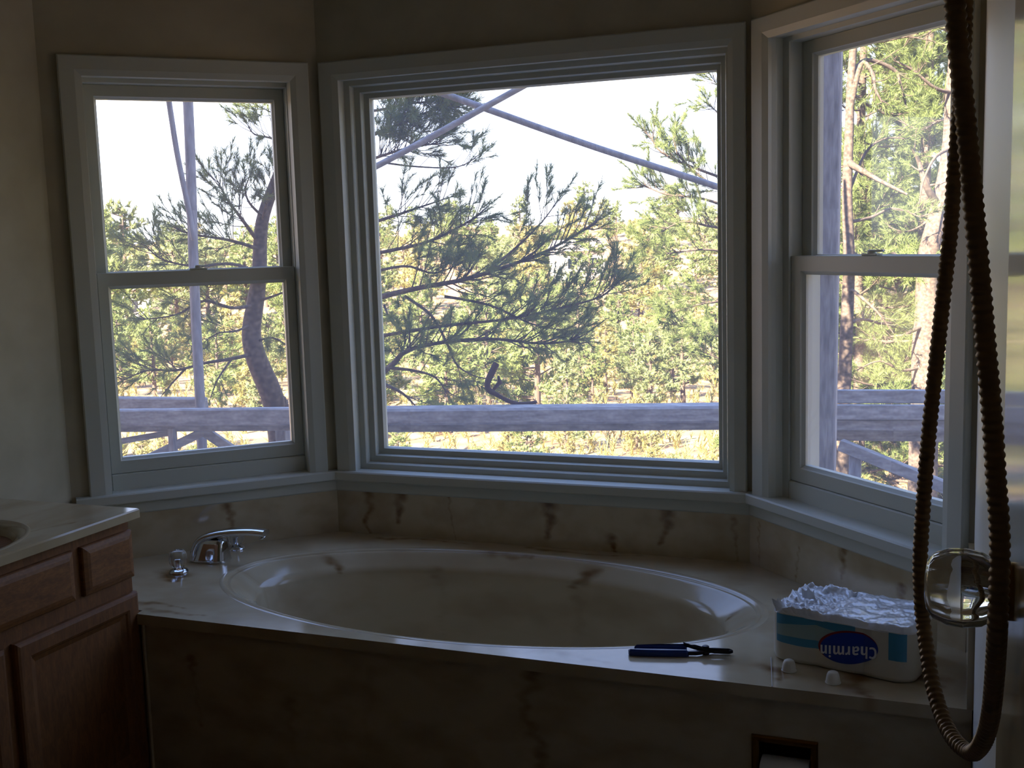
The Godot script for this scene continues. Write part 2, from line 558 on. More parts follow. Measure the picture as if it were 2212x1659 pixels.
func build_room() -> void:
	wall_with_hole("wall_back", WC, 0.0, W, Rect2(0.075, 0.03, 1.213, 1.257), "cream painted wall round the big middle window")
	wall_with_hole("wall_back_left", WL, 0.0, 0.86, Rect2(0.09, 0.03, 0.606, 1.257), "cream painted angled bay wall round the sash window by the vanity")
	wall_with_hole("wall_back_right", WR, 0.0, 0.90, Rect2(0.09, 0.03, 0.643, 1.257), "cream painted angled bay wall round the sash window by the hose")
	# outer corner wedges of the bay
	for c in [[Vector2(0, 0), -1.0], [Vector2(W, 0), 1.0]]:
		var b := B.new()
		var p: Vector2 = c[0]
		b.prism(PackedVector2Array([p, p + Vector2(0, -0.14), p + Vector2(c[1] * 0.14 * R2, -0.14 * R2)]), 0, 2.44)
		struct("wall_corner", b, M.wall_paint, "wedge of wall at the outer bay corner", "wall")
	var sw := B.new()
	sw.box(Transform3D(Basis.IDENTITY, Vector3(-0.574 - 0.07, 1.22, 2.88)), Vector3(0.14, 2.44, 4.62))
	struct("wall_left", sw, M.wall_paint, "cream side wall beside the vanity", "wall")
	var rw := B.new()
	rw.box(Transform3D(Basis.IDENTITY, Vector3(1.927 + 0.07, 1.22, 2.87)), Vector3(0.14, 2.44, 4.66))
	struct("wall_right", rw, M.white_wall_paint, "white side wall behind the hanging shower hose", "wall")
	var fw := B.new()
	fw.box(Transform3D(Basis.IDENTITY, Vector3(0.63, 1.22, 5.17)), Vector3(2.9, 2.44, 0.14))
	struct("wall_front", fw, M.wall_paint, "cream wall across the room from the windows", "wall")
	var ce := B.new()
	ce.box(Transform3D(Basis.IDENTITY, Vector3(0.63, 2.52, 2.5)), Vector3(3.4, 0.16, 5.6))
	struct("ceiling", ce, M.ceiling_paint, "beige ceiling", "ceiling")
	# floor: tiles with recessed joints
	var fl := B.new()
	fl.box(Transform3D(Basis.IDENTITY, Vector3(0.63, -0.08, 2.5)), Vector3(3.4, 0.15, 5.6))
	var flo := struct("floor", fl, M.grout, "brown tiled floor", "floor")
	var tile := B.new()
	tile.box(Transform3D.IDENTITY, Vector3(0.296, 0.01, 0.296), 0.002)
	var tm := tile.mesh()
	for i in 9:
		for k in 14:
			var o := part("tile", tm, M.floor_tile, flo)
			o.position = Vector3(-0.51 + i * 0.3, -0.001, 1.05 + k * 0.3)
	# the rest of the house: it shades the balcony from the sun behind it
	var hb := B.new()
	hb.box(Transform3D(Basis.IDENTITY, Vector3(-3.9, -0.2, 5.0)), Vector3(6.0, 5.6, 8.0))
	hb.box(Transform3D(Basis.IDENTITY, Vector3(5.1, -0.2, 5.0)), Vector3(6.0, 5.6, 8.0))
	hb.box(Transform3D(Basis.IDENTITY, Vector3(0.6, -0.2, 7.3)), Vector3(3.0, 5.6, 3.4))
	hb.box(Transform3D(Basis.IDENTITY, Vector3(0.6, 3.6, 5.0)), Vector3(15.0, 2.0, 8.0))
	hb.box(Transform3D(Basis.IDENTITY, Vector3(0.6, -1.6, 3.0)), Vector3(3.0, 2.8, 5.4))
	struct("wall_house", hb, M.house_wall, "tan outer walls of the house", "wall")
	var hr := B.new()
	var e0 := Vector3(-7.4, 4.5, 0.5)
	var e1 := Vector3(8.6, 4.5, 0.5)
	var g0 := Vector3(-7.4, 7.6, 5.0)
	var g1 := Vector3(8.6, 7.6, 5.0)
	var k0 := Vector3(-7.4, 4.5, 9.5)
	var k1 := Vector3(8.6, 4.5, 9.5)
	hr.quad(e0, e1, g1, g0)
	hr.quad(g0, g1, k1, k0)
	hr.quad(k0, k1, e1, e0)
	hr.tri(e0, g0, k0)
	hr.tri(e1, k1, g1)
	struct("roof", hr, M.house_shingle, "shingled gable roof of the house", "roof")
	var br := B.new()
	br.prism(PackedVector2Array([Vector2(-0.06, -0.2), Vector2(W + 0.06, -0.2), Vector2(2.2, 0.6), Vector2(2.2, 1.0), Vector2(-0.9, 1.0), Vector2(-0.9, 0.6)]), 2.6, 2.75)
	struct("bay_roof", br, M.house_shingle, "flat shingled roof over the bay", "roof")

func ring_side(b: B, xf: Transform3D, A: Array, C: Array, prof: Array, side: int) -> void:
	# one mitred side of a rectangular frame; A, C: [s0, s1, y0, y1] outer and inner; prof: [share of the way in, z]
	var P := func(t: float, z: float, corner: int) -> Vector3:
		var r := []
		for i in 4:
			r.append(lerpf(A[i], C[i], t))
		var s: float = r[0] if corner == 0 or corner == 3 else r[1]
		var y: float = r[2] if corner < 2 else r[3]
		return xf * Vector3(s, y, z)
	var c0 := side
	var c1 := (side + 1) % 4
	for i in prof.size() - 1:
		var a: Vector3 = P.call(prof[i][0], prof[i][1], c0)
		var bb: Vector3 = P.call(prof[i][0], prof[i][1], c1)
		var c: Vector3 = P.call(prof[i + 1][0], prof[i + 1][1], c1)
		var d: Vector3 = P.call(prof[i + 1][0], prof[i + 1][1], c0)
		b.quad(a, bb, c, d)

func ring(xf: Transform3D, A: Array, C: Array, prof: Array, sides := [0, 1, 2, 3]) -> B:
	var b := B.new()
	for s in sides:
		ring_side(b, xf, A, C, prof, s)
	return b

func casing(xf: Transform3D, parent: Node3D, A: Array, C: Array) -> void:
	var prof := [[0.0, 0.0], [0.0, 0.016], [0.06, 0.019], [0.7, 0.017], [0.9, 0.013], [1.0, 0.011], [1.0, -0.002]]
	for s in [1, 2, 3]:
		part("casing_board", ring(xf, A, C, prof, [s]), M.window_paint, parent)

func sash(called: String, xf: Transform3D, A: Array, C: Array, z: float, parent: Node3D) -> MeshInstance3D:
	var prof := [[0.0, z - 0.03], [0.0, z - 0.001], [0.03, z], [0.8, z], [0.85, z - 0.004], [1.0, z - 0.012], [1.0, z - 0.03], [0.0, z - 0.03]]
	var o := part(called, ring(xf, A, C, prof), M.window_paint, parent)
	var g := B.new()
	var zz := z - 0.018
	g.quad(xf * Vector3(C[0] - 0.004, C[2] - 0.004, zz), xf * Vector3(C[1] + 0.004, C[2] - 0.004, zz), xf * Vector3(C[1] + 0.004, C[3] + 0.004, zz), xf * Vector3(C[0] - 0.004, C[3] + 0.004, zz))
	part("pane", g, M.window_glass, o)
	return o

func build_windows() -> void:
	# middle: a fixed picture window in a stepped frame
	var w := Node3D.new()
	w.name = "window_1"
	add_child(w)
	w.set_meta("kind", "structure")
	tag(w, "large fixed picture window with a stepped white frame over the tub", "window")
	casing(WC, w, [0.013, 1.337, 0.0465, 1.342], [0.078, 1.288, 0.0465, 1.284])
	var fr := part("window_frame", ring(WC, [0.075, 1.291, 0.0465, 1.287], [0.142, 1.238, 0.115, 1.231],
		[[0.0, 0.0], [0.02, -0.028], [0.3, -0.03], [0.34, -0.034], [0.36, -0.052], [0.64, -0.054], [0.67, -0.058], [0.69, -0.074], [0.94, -0.077], [1.0, -0.09], [1.0, -0.10]]), M.window_paint, w)
	var back := ring(WC, [0.075, 1.291, 0.0465, 1.287], [0.142, 1.238, 0.115, 1.231], [[1.0, -0.10], [0.0, -0.11], [0.0, -0.14]])
	part("outer_frame", back, M.window_paint, fr)
	var g := B.new()
	g.quad(WC * Vector3(0.138, 0.111, -0.094), WC * Vector3(1.242, 0.111, -0.094), WC * Vector3(1.242, 1.235, -0.094), WC * Vector3(0.138, 1.235, -0.094))
	part("pane", g, M.window_glass, w)
	# two double-hung windows on the angled walls
	for q in [[2, WL, 0.09, 0.696, 0.093, 0.692, 0.130, 0.654, 0.032, 0.760, "white double-hung sash window between the vanity wall and the picture window"], [3, WR, 0.09, 0.733, 0.118, 0.716, 0.168, 0.682, 0.022, 0.800, "white double-hung sash window behind the hanging shower hose"]]:
		w = Node3D.new()
		w.name = "window_%d" % q[0]
		add_child(w)
		w.set_meta("kind", "structure")
		tag(w, q[10], "window")
		var xf: Transform3D = q[1]
		# wall frames run counter to x on the left wall: mirror so that faces look into the room
		var flip: bool = q[0] == 2
		var X := func(a: float, b: float) -> Array:
			return [-b, -a] if flip else [a, b]
		var fx := xf if not flip else Transform3D(Basis(-xf.basis.x, xf.basis.y, xf.basis.z), xf.origin)
		var o: Array = X.call(q[2], q[3])
		var s: Array = X.call(q[4], q[5])
		var gl: Array = X.call(q[6], q[7])
		var ca: Array = X.call(q[8], q[9])
		casing(fx, w, [ca[0], ca[1], 0.0465, 1.342], [o[0], o[1], 0.0465, 1.284])
		part("jamb", ring(fx, [o[0], o[1], 0.0465, 1.287], [s[0], s[1], 0.0465, 1.272], [[0.0, 0.0], [0.1, -0.012], [0.12, -0.034], [0.95, -0.036], [1.0, -0.04], [1.0, -0.14]]), M.window_paint, w)
		var sill := B.new()
		sill.box(fx * Transform3D(Basis.IDENTITY, Vector3((s[0] + s[1]) / 2, 0.071, -0.085)), Vector3(s[1] - s[0], 0.058, 0.10), 0.003)
		part("window_sill", sill, M.window_paint, w)
		var lower := sash("lower_sash", fx, [s[0] + 0.001, s[1] - 0.001, 0.101, 0.7135], [gl[0], gl[1], 0.1485, 0.664], -0.042, w)
		sash("upper_sash", fx, [s[0] + 0.001, s[1] - 0.001, 0.680, 1.272], [gl[0], gl[1], 0.716, 1.230], -0.078, w)
		var lk := B.new()
		var mid: float = (s[0] + s[1]) / 2
		lk.box(fx * Transform3D(Basis.IDENTITY, Vector3(mid, 0.7165, -0.057)), Vector3(0.055, 0.006, 0.022), 0.002)
		lk.lathe(fx * Transform3D(Basis.IDENTITY, Vector3(mid, 0.7195, -0.057)), [[0.011, 0.0], [0.011, 0.006], [0.008, 0.009], [0.0, 0.009]], 16)
		lk.box(fx * Transform3D(Basis(Vector3.UP, 0.35), Vector3(mid + 0.018, 0.7255, -0.058)), Vector3(0.034, 0.005, 0.009), 0.002)
		part("sash_lock", lk, M.window_paint, lower)
	# the stool and the apron board that run round the bay under the windows
	var n := 0
	for q in [[0.0505, 0.0195, 0.034, "white painted window stool running round the bay under the three windows"], [0.0195, -0.017, 0.016, "white painted apron board under the window stool"]]:
		n += 1
		var rows := []
		var st := B.new()
		for z in [[-0.07, 0], [q[2] - 0.004, 0], [q[2], 1], [q[2], 2], [q[2] - 0.003, 3], [-0.002, 3]]:
			if n == 2 and z[0] == -0.07: z = [-0.002, 0]
			var y: float = UP + [q[0], q[0] - 0.004, q[1] + 0.004, q[1]][z[1]]
			var m: float = z[0] * 0.41421
			rows.append([WL * Vector3(0.80, y - UP, z[0]), Vector3(m, y, z[0]), Vector3(W - m, y, z[0]), WR * Vector3(0.815, y - UP, z[0])])
		for i in rows.size() - 1:
			for c in 3:
				st.quad(rows[i + 1][c], rows[i + 1][c + 1], rows[i][c + 1], rows[i][c])
		struct("trim_%d" % n, st, M.window_paint, q[3], "trim")

# ------------------------------------------------------------------ tub and marble
func build_tub() -> void:
	var c := Vector2(0.692, 0.474)
	var ax := 0.772
	var az := 0.388
	var d := thing("tub_surround", "cream cultured marble tub deck with splash panels and front apron", "tub surround")
	var outline := PackedVector2Array([Vector2(0.0, 0.004), Vector2(W, 0.004), Vector2(1.925, 0.579), Vector2(1.925, 0.90), Vector2(-0.085, 0.90), Vector2(-0.085, 0.872), Vector2(-0.572, 0.872), Vector2(-0.572, 0.579)])
	# deck slab with the oval hole
	var angs := []
	for i in 96:
		angs.append(TAU * i / 96)
	for p in outline:
		angs.append(fposmod((p - c).angle(), TAU))
	angs.sort()
	angs.append(angs[0] + TAU)
	var b := B.new()
	var ins := func(a: float) -> Vector2:
		var k := 1.0 / sqrt(pow(cos(a) / ax, 2) + pow(sin(a) / az, 2))
		return c + Vector2(cos(a), sin(a)) * k * 0.992
	var outs := func(a: float) -> Vector2:
		var dir := Vector2(cos(a), sin(a)) * 5.0
		var best := 9.0
		var hit := c
		for i in outline.size():
			var q = Geometry2D.segment_intersects_segment(c, c + dir, outline[i], outline[(i + 1) % outline.size()])
			if q != null and c.distance_to(q) < best:
				best = c.distance_to(q)
				hit = q
		return hit
	var U := func(p: Vector2) -> Vector2: return Vector2((p.x + 0.58) / 2.51, p.y / 0.91)
	var th := 0.028
	var last_i: Vector2 = ins.call(angs[0] + 1e-5)
	var last_o: Vector2 = outs.call(angs[0] + 1e-5)
	for k in range(1, angs.size()):
		var i1: Vector2 = ins.call(angs[k] - 1e-5)
		var o1: Vector2 = outs.call(angs[k] - 1e-5)
		if angs[k] - angs[k - 1] > 1e-4:
			var V := func(p: Vector2, y: float) -> Vector3: return Vector3(p.x, y, p.y)
			b.quad(V.call(last_i, DECK), V.call(i1, DECK), V.call(o1, DECK), V.call(last_o, DECK), [U.call(last_i), U.call(i1), U.call(o1), U.call(last_o)])
			# shallow eased front edge, then the drop and the underside
			b.quad(V.call(o1, DECK), V.call(o1, DECK - th), V.call(last_o, DECK - th), V.call(last_o, DECK), [U.call(o1), U.call(o1), U.call(last_o), U.call(last_o)])
			b.quad(V.call(i1, DECK), V.call(last_i, DECK), V.call(last_i, DECK - th), V.call(i1, DECK - th), [U.call(i1), U.call(last_i), U.call(last_i), U.call(i1)])
		last_i = ins.call(angs[k] + 1e-5)
		last_o = outs.call(angs[k] + 1e-5)
	# quads above face down when wound the other way: fix by checking the first normal
	if b.n[0].y < 0:
		for i in b.n.size():
			b.n[i] = -b.n[i]
		for i in range(0, b.idx.size(), 3):
			var s := b.idx[i + 1]
			b.idx[i + 1] = b.idx[i + 2]
			b.idx[i + 2] = s
	part("deck", b, M.deck_marble, d)
	var sm := part("seam", bar(Vector3(1.514, DECK + 0.0008, 0.735), Vector3(1.541, DECK + 0.0008, 0.8995), 0.0016, 0.002, 0.0004), M.caulk, d)
	sm.set_meta("label", "thin white joint line across the deck")
	# splash panels under the windows
	var sp := B.new()
	var panel := func(xf: Transform3D, s0: float, s1: float, y0: float, y1: float) -> B:
		var p := B.new()
		var z := 0.012
		var us := [Vector2(0, 1), Vector2(1, 1), Vector2(1, 0), Vector2(0, 0)]
		p.quad(xf * Vector3(s0, y0, z), xf * Vector3(s1, y0, z), xf * Vector3(s1, y1, z), xf * Vector3(s0, y1, z), us)
		p.quad(xf * Vector3(s0, y1, z), xf * Vector3(s1, y1, z), xf * Vector3(s1, y1, 0), xf * Vector3(s0, y1, 0), [Vector2(0, 0), Vector2(1, 0), Vector2(1, 0), Vector2(0, 0)])
		p.quad(xf * Vector3(s1, y0, z), xf * Vector3(s1, y0, 0), xf * Vector3(s1, y1, 0), xf * Vector3(s1, y1, z), [Vector2(1, 1), Vector2(1, 1), Vector2(1, 0), Vector2(1, 0)])
		p.quad(xf * Vector3(s0, y0, 0), xf * Vector3(s0, y0, z), xf * Vector3(s0, y1, z), xf * Vector3(s0, y1, 0), [Vector2(0, 1), Vector2(0, 1), Vector2(0, 0), Vector2(0, 0)])
		return p
	part("splash_panel", panel.call(WC, 0.0, W, DECK - UP, -0.012), M.splash_back_marble, d)
	var wlf := Transform3D(Basis(-WL.basis.x, WL.basis.y, WL.basis.z), WL.origin)
	part("splash_panel", panel.call(wlf, -0.80, 0.0, DECK - UP, -0.012), M.splash_left_marble, d)
	part("splash_panel", panel.call(WR, 0.0, 0.81, DECK - UP, -0.012), M.splash_right_marble, d)
	var wx := Transform3D(Basis(Vector3(0, 0, 1), Vector3.UP, Vector3(-1, 0, 0)), Vector3(1.927, UP, 0))
	part("splash_panel", panel.call(wx, 0.585, 0.902, DECK - UP, 0.095), M.splash_right_marble, d)
	# apron with the opening for the paper holder
	var ap := B.new()
	var H := [1.508, 1.622, 0.282, 0.426]
	var xs := [-0.085, H[0], H[1], 1.925]
	var ys := [0.0, H[2], H[3], DECK - th]
	for i in 3:
		for k in 3:
			if i == 1 and k == 1: continue
			var us := []
			for q in [[xs[i], ys[k]], [xs[i + 1], ys[k]], [xs[i + 1], ys[k + 1]], [xs[i], ys[k + 1]]]:
				us.append(Vector2((q[0] + 0.085) / 2.01, 1.0 - q[1] / 0.525))
			ap.quad(Vector3(xs[i], ys[k], 0.885), Vector3(xs[i + 1], ys[k], 0.885), Vector3(xs[i + 1], ys[k + 1], 0.885), Vector3(xs[i], ys[k + 1], 0.885), us)
	ap.box(Transform3D(Basis.IDENTITY, Vector3(0.70, 0.26, 0.855)), Vector3(1.57, 0.52, 0.04))
	part("apron", ap, M.apron_marble, d)
	var tr := part("edge_strip", bar(Vector3(-0.074, 0.0, 0.888), Vector3(-0.074, DECK - th, 0.888), 0.010, 0.008), M.apron_marble, d)
	tr.set_meta("label", "narrow vertical strip where apron meets vanity")

	# the oval tub itself
	var t := thing("bathtub", "oval cream marble bathtub sunk in the deck under the windows", "bathtub", Vector3(c.x, DECK, c.y))
	var shell := func(prof: Array) -> B:
		var m := B.new()
		var rows := []
		var uvs := []
		for i in prof.size():
			var row := []
			var ur := []
			for k in 129:
				var a := TAU * k / 128
				var e: float = prof[i][3] if prof[i].size() > 3 else 1.0
				var ca := signf(cos(a)) * pow(absf(cos(a)), e)
				var sa := signf(sin(a)) * pow(absf(sin(a)), e)
				row.append(Vector3(prof[i][0] * ca, prof[i][2], prof[i][1] * sa))
				ur.append(Vector2(fposmod(float(k) / 128 + 0.5, 1.0) if k < 128 else 0.5, -prof[i][2] / 0.42))
			rows.append(row)
			uvs.append(ur)
		m.patch(rows, uvs, true)
		return m
	part("rim", shell.call([[ax + 0.004, az + 0.004, -0.001], [ax + 0.002, az + 0.002, 0.0007], [ax - 0.006, az - 0.006, 0.0007], [ax - 0.013, az - 0.013, 0.0], [ax - 0.017, az - 0.017, -0.004], [ax - 0.020, az - 0.020, -0.006], [ax - 0.028, az - 0.027, -0.0055]]), M.tub_marble, t)
	part("basin", shell.call([[ax - 0.028, az - 0.027, -0.0055], [ax - 0.04, az - 0.034, -0.010], [ax - 0.085, az - 0.058, -0.035], [ax - 0.100, az - 0.068, -0.047], [ax - 0.106, az - 0.072, -0.060], [ax - 0.135, az - 0.088, -0.20], [ax - 0.18, az - 0.11, -0.34], [ax - 0.22, az - 0.14, -0.39], [ax - 0.27, az - 0.18, -0.408], [0.2, 0.08, -0.412], [0.0, 0.0, -0.414]]), M.tub_marble, t)
	var dr := B.new()
	dr.lathe(Transform3D(Basis.IDENTITY, Vector3(-0.42, -0.411, 0)), [[0.036, 0.0], [0.035, 0.004], [0.026, 0.005], [0.024, 0.001], [0.0, 0.001]], 20)
	part("drain", dr, M.chrome, t)

# ------------------------------------------------------------------ vanity
func build_vanity() -> void:
	var vx := -0.10
	var top := 0.12 + UP
	var v := thing("vanity_cabinet", "oak vanity cabinet with drawer fronts and framed doors", "cabinet", Vector3(-0.336, 0, 1.45))
	var o := v.position
	var body := B.new()
	body.box(Transform3D(Basis.IDENTITY, Vector3(-0.3365, 0.45, 1.445) - o), Vector3(0.473, 0.70, 1.12), 0.002)
	body.box(Transform3D(Basis.IDENTITY, Vector3(-0.37, 0.05, 1.445) - o), Vector3(0.406, 0.10, 1.12))
	part("body", body, M.oak, v)
	# drawer fronts: slabs with a routed edge
	var slab := func(z0: float, z1: float, y0: float, y1: float) -> B:
		var b := B.new()
		var xf := Transform3D(Basis(Vector3(0, 0, -1), Vector3.UP, Vector3(1, 0, 0)), Vector3(vx, 0, 0) - o)
		var A := [-z1, -z0, y0, y1]
		var C := [-z1 + 0.02, -z0 - 0.02, y0 + 0.02, y1 - 0.02]
		for s in 4:
			ring_side(b, xf, A, C, [[0.0, 0.0], [0.0, 0.009], [0.12, 0.012], [0.6, 0.016], [1.0, 0.018]], s)
		b.quad(xf * Vector3(C[0], C[2], 0.018), xf * Vector3(C[1], C[2], 0.018), xf * Vector3(C[1], C[3], 0.018), xf * Vector3(C[0], C[3], 0.018))
		return b
	for z in [[0.888, 1.068], [1.098, 1.62], [1.65, 1.99]]:
		part("drawer_front", slab.call(z[0], z[1], UP - 0.058, UP + 0.066), M.oak_across, v)
	# doors: a frame with a recessed panel
	for z in [[0.886, 1.300], [1.33, 1.65], [1.68, 1.99]]:
		var xf := Transform3D(Basis(Vector3(0, 0, -1), Vector3.UP, Vector3(1, 0, 0)), Vector3(vx, 0, 0) - o)
		var A := [-z[1], -z[0], 0.125, UP - 0.098]
		var C := [-z[1] + 0.062, -z[0] - 0.062, 0.187, UP - 0.160]
		var b := ring(xf, A, C, [[0.0, 0.0], [0.0, 0.012], [0.06, 0.017], [0.16, 0.019], [0.62, 0.019], [0.72, 0.016], [0.78, 0.012], [1.0, 0.006]])
		var dd := part("door", b, M.oak, v)
		var p := B.new()
		p.quad(xf * Vector3(C[0], C[2], 0.006), xf * Vector3(C[1], C[2], 0.006), xf * Vector3(C[1], C[3], 0.006), xf * Vector3(C[0], C[3], 0.006))
		part("door_panel", p, M.oak, dd)
	# marble top with its oval basin
	var t := thing("countertop", "cream marble vanity countertop with an oval sink", "countertop", Vector3(-0.32, top - 0.025, 1.45))
	o = t.position
	var c := Vector2(-0.316, 1.335)
	var ax := 0.215
	var az := 0.262
	var x0 := -0.573
	var x1 := -0.070
	var z0 := 0.8745
	var z1 := 2.02
	var b := B.new()
	var corners := [Vector2(x0, z0), Vector2(x1, z0), Vector2(x1, z1), Vector2(x0, z1)]
	var angs := []
	for i in 64: angs.append(TAU * i / 64)
	for p in corners: angs.append(fposmod((p - c).angle(), TAU))
	angs.sort()
	angs.append(angs[0] + TAU)
	var edge := func(a: float) -> Vector2:
		var k := 99.0
		var dx := cos(a)
		var dz := sin(a)
		if dx > 1e-6: k = minf(k, (x1 - c.x) / dx)
		if dx < -1e-6: k = minf(k, (x0 - c.x) / dx)
		if dz > 1e-6: k = minf(k, (z1 - c.y) / dz)
		if dz < -1e-6: k = minf(k, (z0 - c.y) / dz)
		return c + Vector2(dx, dz) * k
	var ell := func(a: float) -> Vector2:
		return c + Vector2(cos(a), sin(a)) / sqrt(pow(cos(a) / ax, 2) + pow(sin(a) / az, 2))
	var V := func(p: Vector2, y: float) -> Vector3: return Vector3(p.x, y, p.y) - o
	var U := func(p: Vector2) -> Vector2: return Vector2((p.x - x0) / (x1 - x0), (p.y - z0) / (z1 - z0))
	for k in range(1, angs.size()):
		var a0: float = angs[k - 1]
		var a1: float = angs[k]
		if a1 - a0 < 1e-5: continue
		var i0: Vector2 = ell.call(a0)
		var i1: Vector2 = ell.call(a1)
		var e0: Vector2 = edge.call(a0)
		var e1: Vector2 = edge.call(a1)
		var f0 := e0 - (e0 - c).normalized() * 0.004
		var f1 := e1 - (e1 - c).normalized() * 0.004
		b.quad(V.call(i1, top), V.call(i0, top), V.call(f0, top), V.call(f1, top), [U.call(i1), U.call(i0), U.call(f0), U.call(f1)])
		b.quad(V.call(f1, top), V.call(f0, top), V.call(e0, top - 0.004), V.call(e1, top - 0.004), [U.call(f1), U.call(f0), U.call(e0), U.call(e1)])
		b.quad(V.call(e1, top - 0.004), V.call(e0, top - 0.004), V.call(e0, top - 0.024), V.call(e1, top - 0.024), [U.call(e1), U.call(e0), U.call(e0), U.call(e1)])
		b.quad(V.call(e1, top - 0.024), V.call(e0, top - 0.024), V.call(i0, top - 0.024), V.call(i1, top - 0.024), [U.call(e1), U.call(e0), U.call(i0), U.call(i1)])
	part("slab", b, M.counter_marble, t)
	var bs := B.new()
	var rows := []
	for p in [[1.0, 0.0], [0.97, 0.003], [0.93, -0.004], [0.88, -0.006], [0.84, -0.02], [0.72, -0.07], [0.5, -0.11], [0.2, -0.125], [0.0, -0.127]]:
		var row := []
		for k in 65:
			var a := TAU * k / 64
			row.append(Vector3(c.x + ax * p[0] * cos(a), top + p[1], c.y + az * p[0] * sin(a)) - o)
		rows.append(row)
	bs.patch(rows, [], true)
	part("basin", bs, M.counter_marble, t)

# ------------------------------------------------------------------ faucet
func build_faucet() -> void:
	var s := thing("tub_spout", "low arched chrome tub spout on the deck", "faucet", Vector3(-0.205, DECK, 0.425))
	var o := s.position
	# base block: a tapered body, turned towards the tub
	var b := B.new()
	var rows := []
	for q in [[0.0, 0.052, 0.036], [0.004, 0.054, 0.038], [0.012, 0.051, 0.036], [0.034, 0.046, 0.032], [0.056, 0.040, 0.026], [0.066, 0.034, 0.022], [0.070, 0.026, 0.016], [0.071, 0.0, 0.0]]:
		var row := []
		for k in 33:
			var a := TAU * k / 32
			var ca := signf(cos(a)) * pow(absf(cos(a)), 0.5)
			var sa := signf(sin(a)) * pow(absf(sin(a)), 0.5)
			row.append(Vector3(0.012 + q[1] * ca + q[0] * 0.15, q[0], q[2] * -sa))
		rows.append(row)
	b.patch(rows, [], true)
	part("base", b, M.chrome, s)
	# the arched spout, wide and flat
	var sp := B.new()
	rows = []
	var path := smooth_path([Vector2(-0.040, 0.004), Vector2(-0.036, 0.035), Vector2(-0.016, 0.066), Vector2(0.028, 0.083), Vector2(0.090, 0.094), Vector2(0.150, 0.098), Vector2(0.200, 0.096)], 5)
	for i in path.size():
		var t: float = float(i) / (path.size() - 1)
		var d: Vector2 = (path[mini(i + 1, path.size() - 1)] - path[maxi(i - 1, 0)]).normalized()
		var nn := Vector2(-d.y, d.x)
		var hw := lerpf(0.031, 0.020, t)
		var hh := lerpf(0.013, 0.0095, t)
		var row := []
		for k in 21:
			var a := TAU * k / 20
			var ca := signf(cos(a)) * pow(absf(cos(a)), 0.7)
			var sa := signf(sin(a)) * pow(absf(sin(a)), 0.7)
			var q: Vector2 = path[i] + nn * sa * hh
			row.append(Vector3(q.x, q.y, ca * hw))
		rows.append(row)
	sp.patch(rows, [], true, true)
	var e: Array = rows[-1]
	for k in 20:
		sp.tri(Vector3(path[-1].x, path[-1].y, 0), e[k], e[k + 1])
	var spo := part("spout", sp, M.chrome, s)
	var tip := B.new()
	tip.lathe(Transform3D(Basis.IDENTITY, Vector3(0.188, 0.078, 0)), [[0.009, 0.0], [0.0105, 0.001], [0.0105, 0.012], [0.0, 0.012]], 16)
	part("aerator", tip, M.chrome, spo)
	s.rotation.y = 0.06
	for q in [[Vector3(-0.217, DECK, 0.552), "clear acrylic tub tap knob beside the vanity, in front of the spout"], [Vector3(-0.200, DECK, 0.292), "clear acrylic tub tap knob behind the chrome spout"]]:
		var h := thing("tap_handle", q[1], "tap", q[0], "acrylic tub taps")
		var fl := B.new()
		fl.lathe(Transform3D.IDENTITY, [[0.027, 0.0], [0.0275, 0.003], [0.024, 0.008], [0.013, 0.012], [0.010, 0.016], [0.0, 0.016]], 24)
		part("flange", fl, M.chrome, h)
		var st := B.new()
		st.lathe(Transform3D(Basis.IDENTITY, Vector3(0, 0.014, 0)), [[0.006, 0.0], [0.006, 0.024], [0.004, 0.026], [0.0, 0.026]], 12)
		part("stem", st, M.chrome, h)
		part("knob", knob_mesh(0.027, 0.050, Transform3D(Basis.IDENTITY, Vector3(0, 0.0165, 0)), 9), M.acrylic, h)

func knob_mesh(r: float, h: float, xf: Transform3D, lobes: int) -> B:
	var b := B.new()
	var rows := []
	for p in [[0.0, 0.0], [0.55, 0.0], [0.72, 0.03], [0.93, 0.22], [1.0, 0.45], [0.97, 0.68], [0.82, 0.88], [0.60, 0.97], [0.3, 1.0], [0.0, 1.0]]:
		var row := []
		var n := lobes * 6
		for k in n + 1:
			var a := TAU * k / n
			var w: float = 1.0 - 0.07 * smoothstep(0.5, 0.95, p[0]) * (0.5 + 0.5 * cos(a * lobes))
			row.append(xf * Vector3(r * p[0] * w * cos(a), h * p[1], -r * p[0] * w * sin(a)))
		rows.append(row)
	b.patch(rows, [], true)
	return b

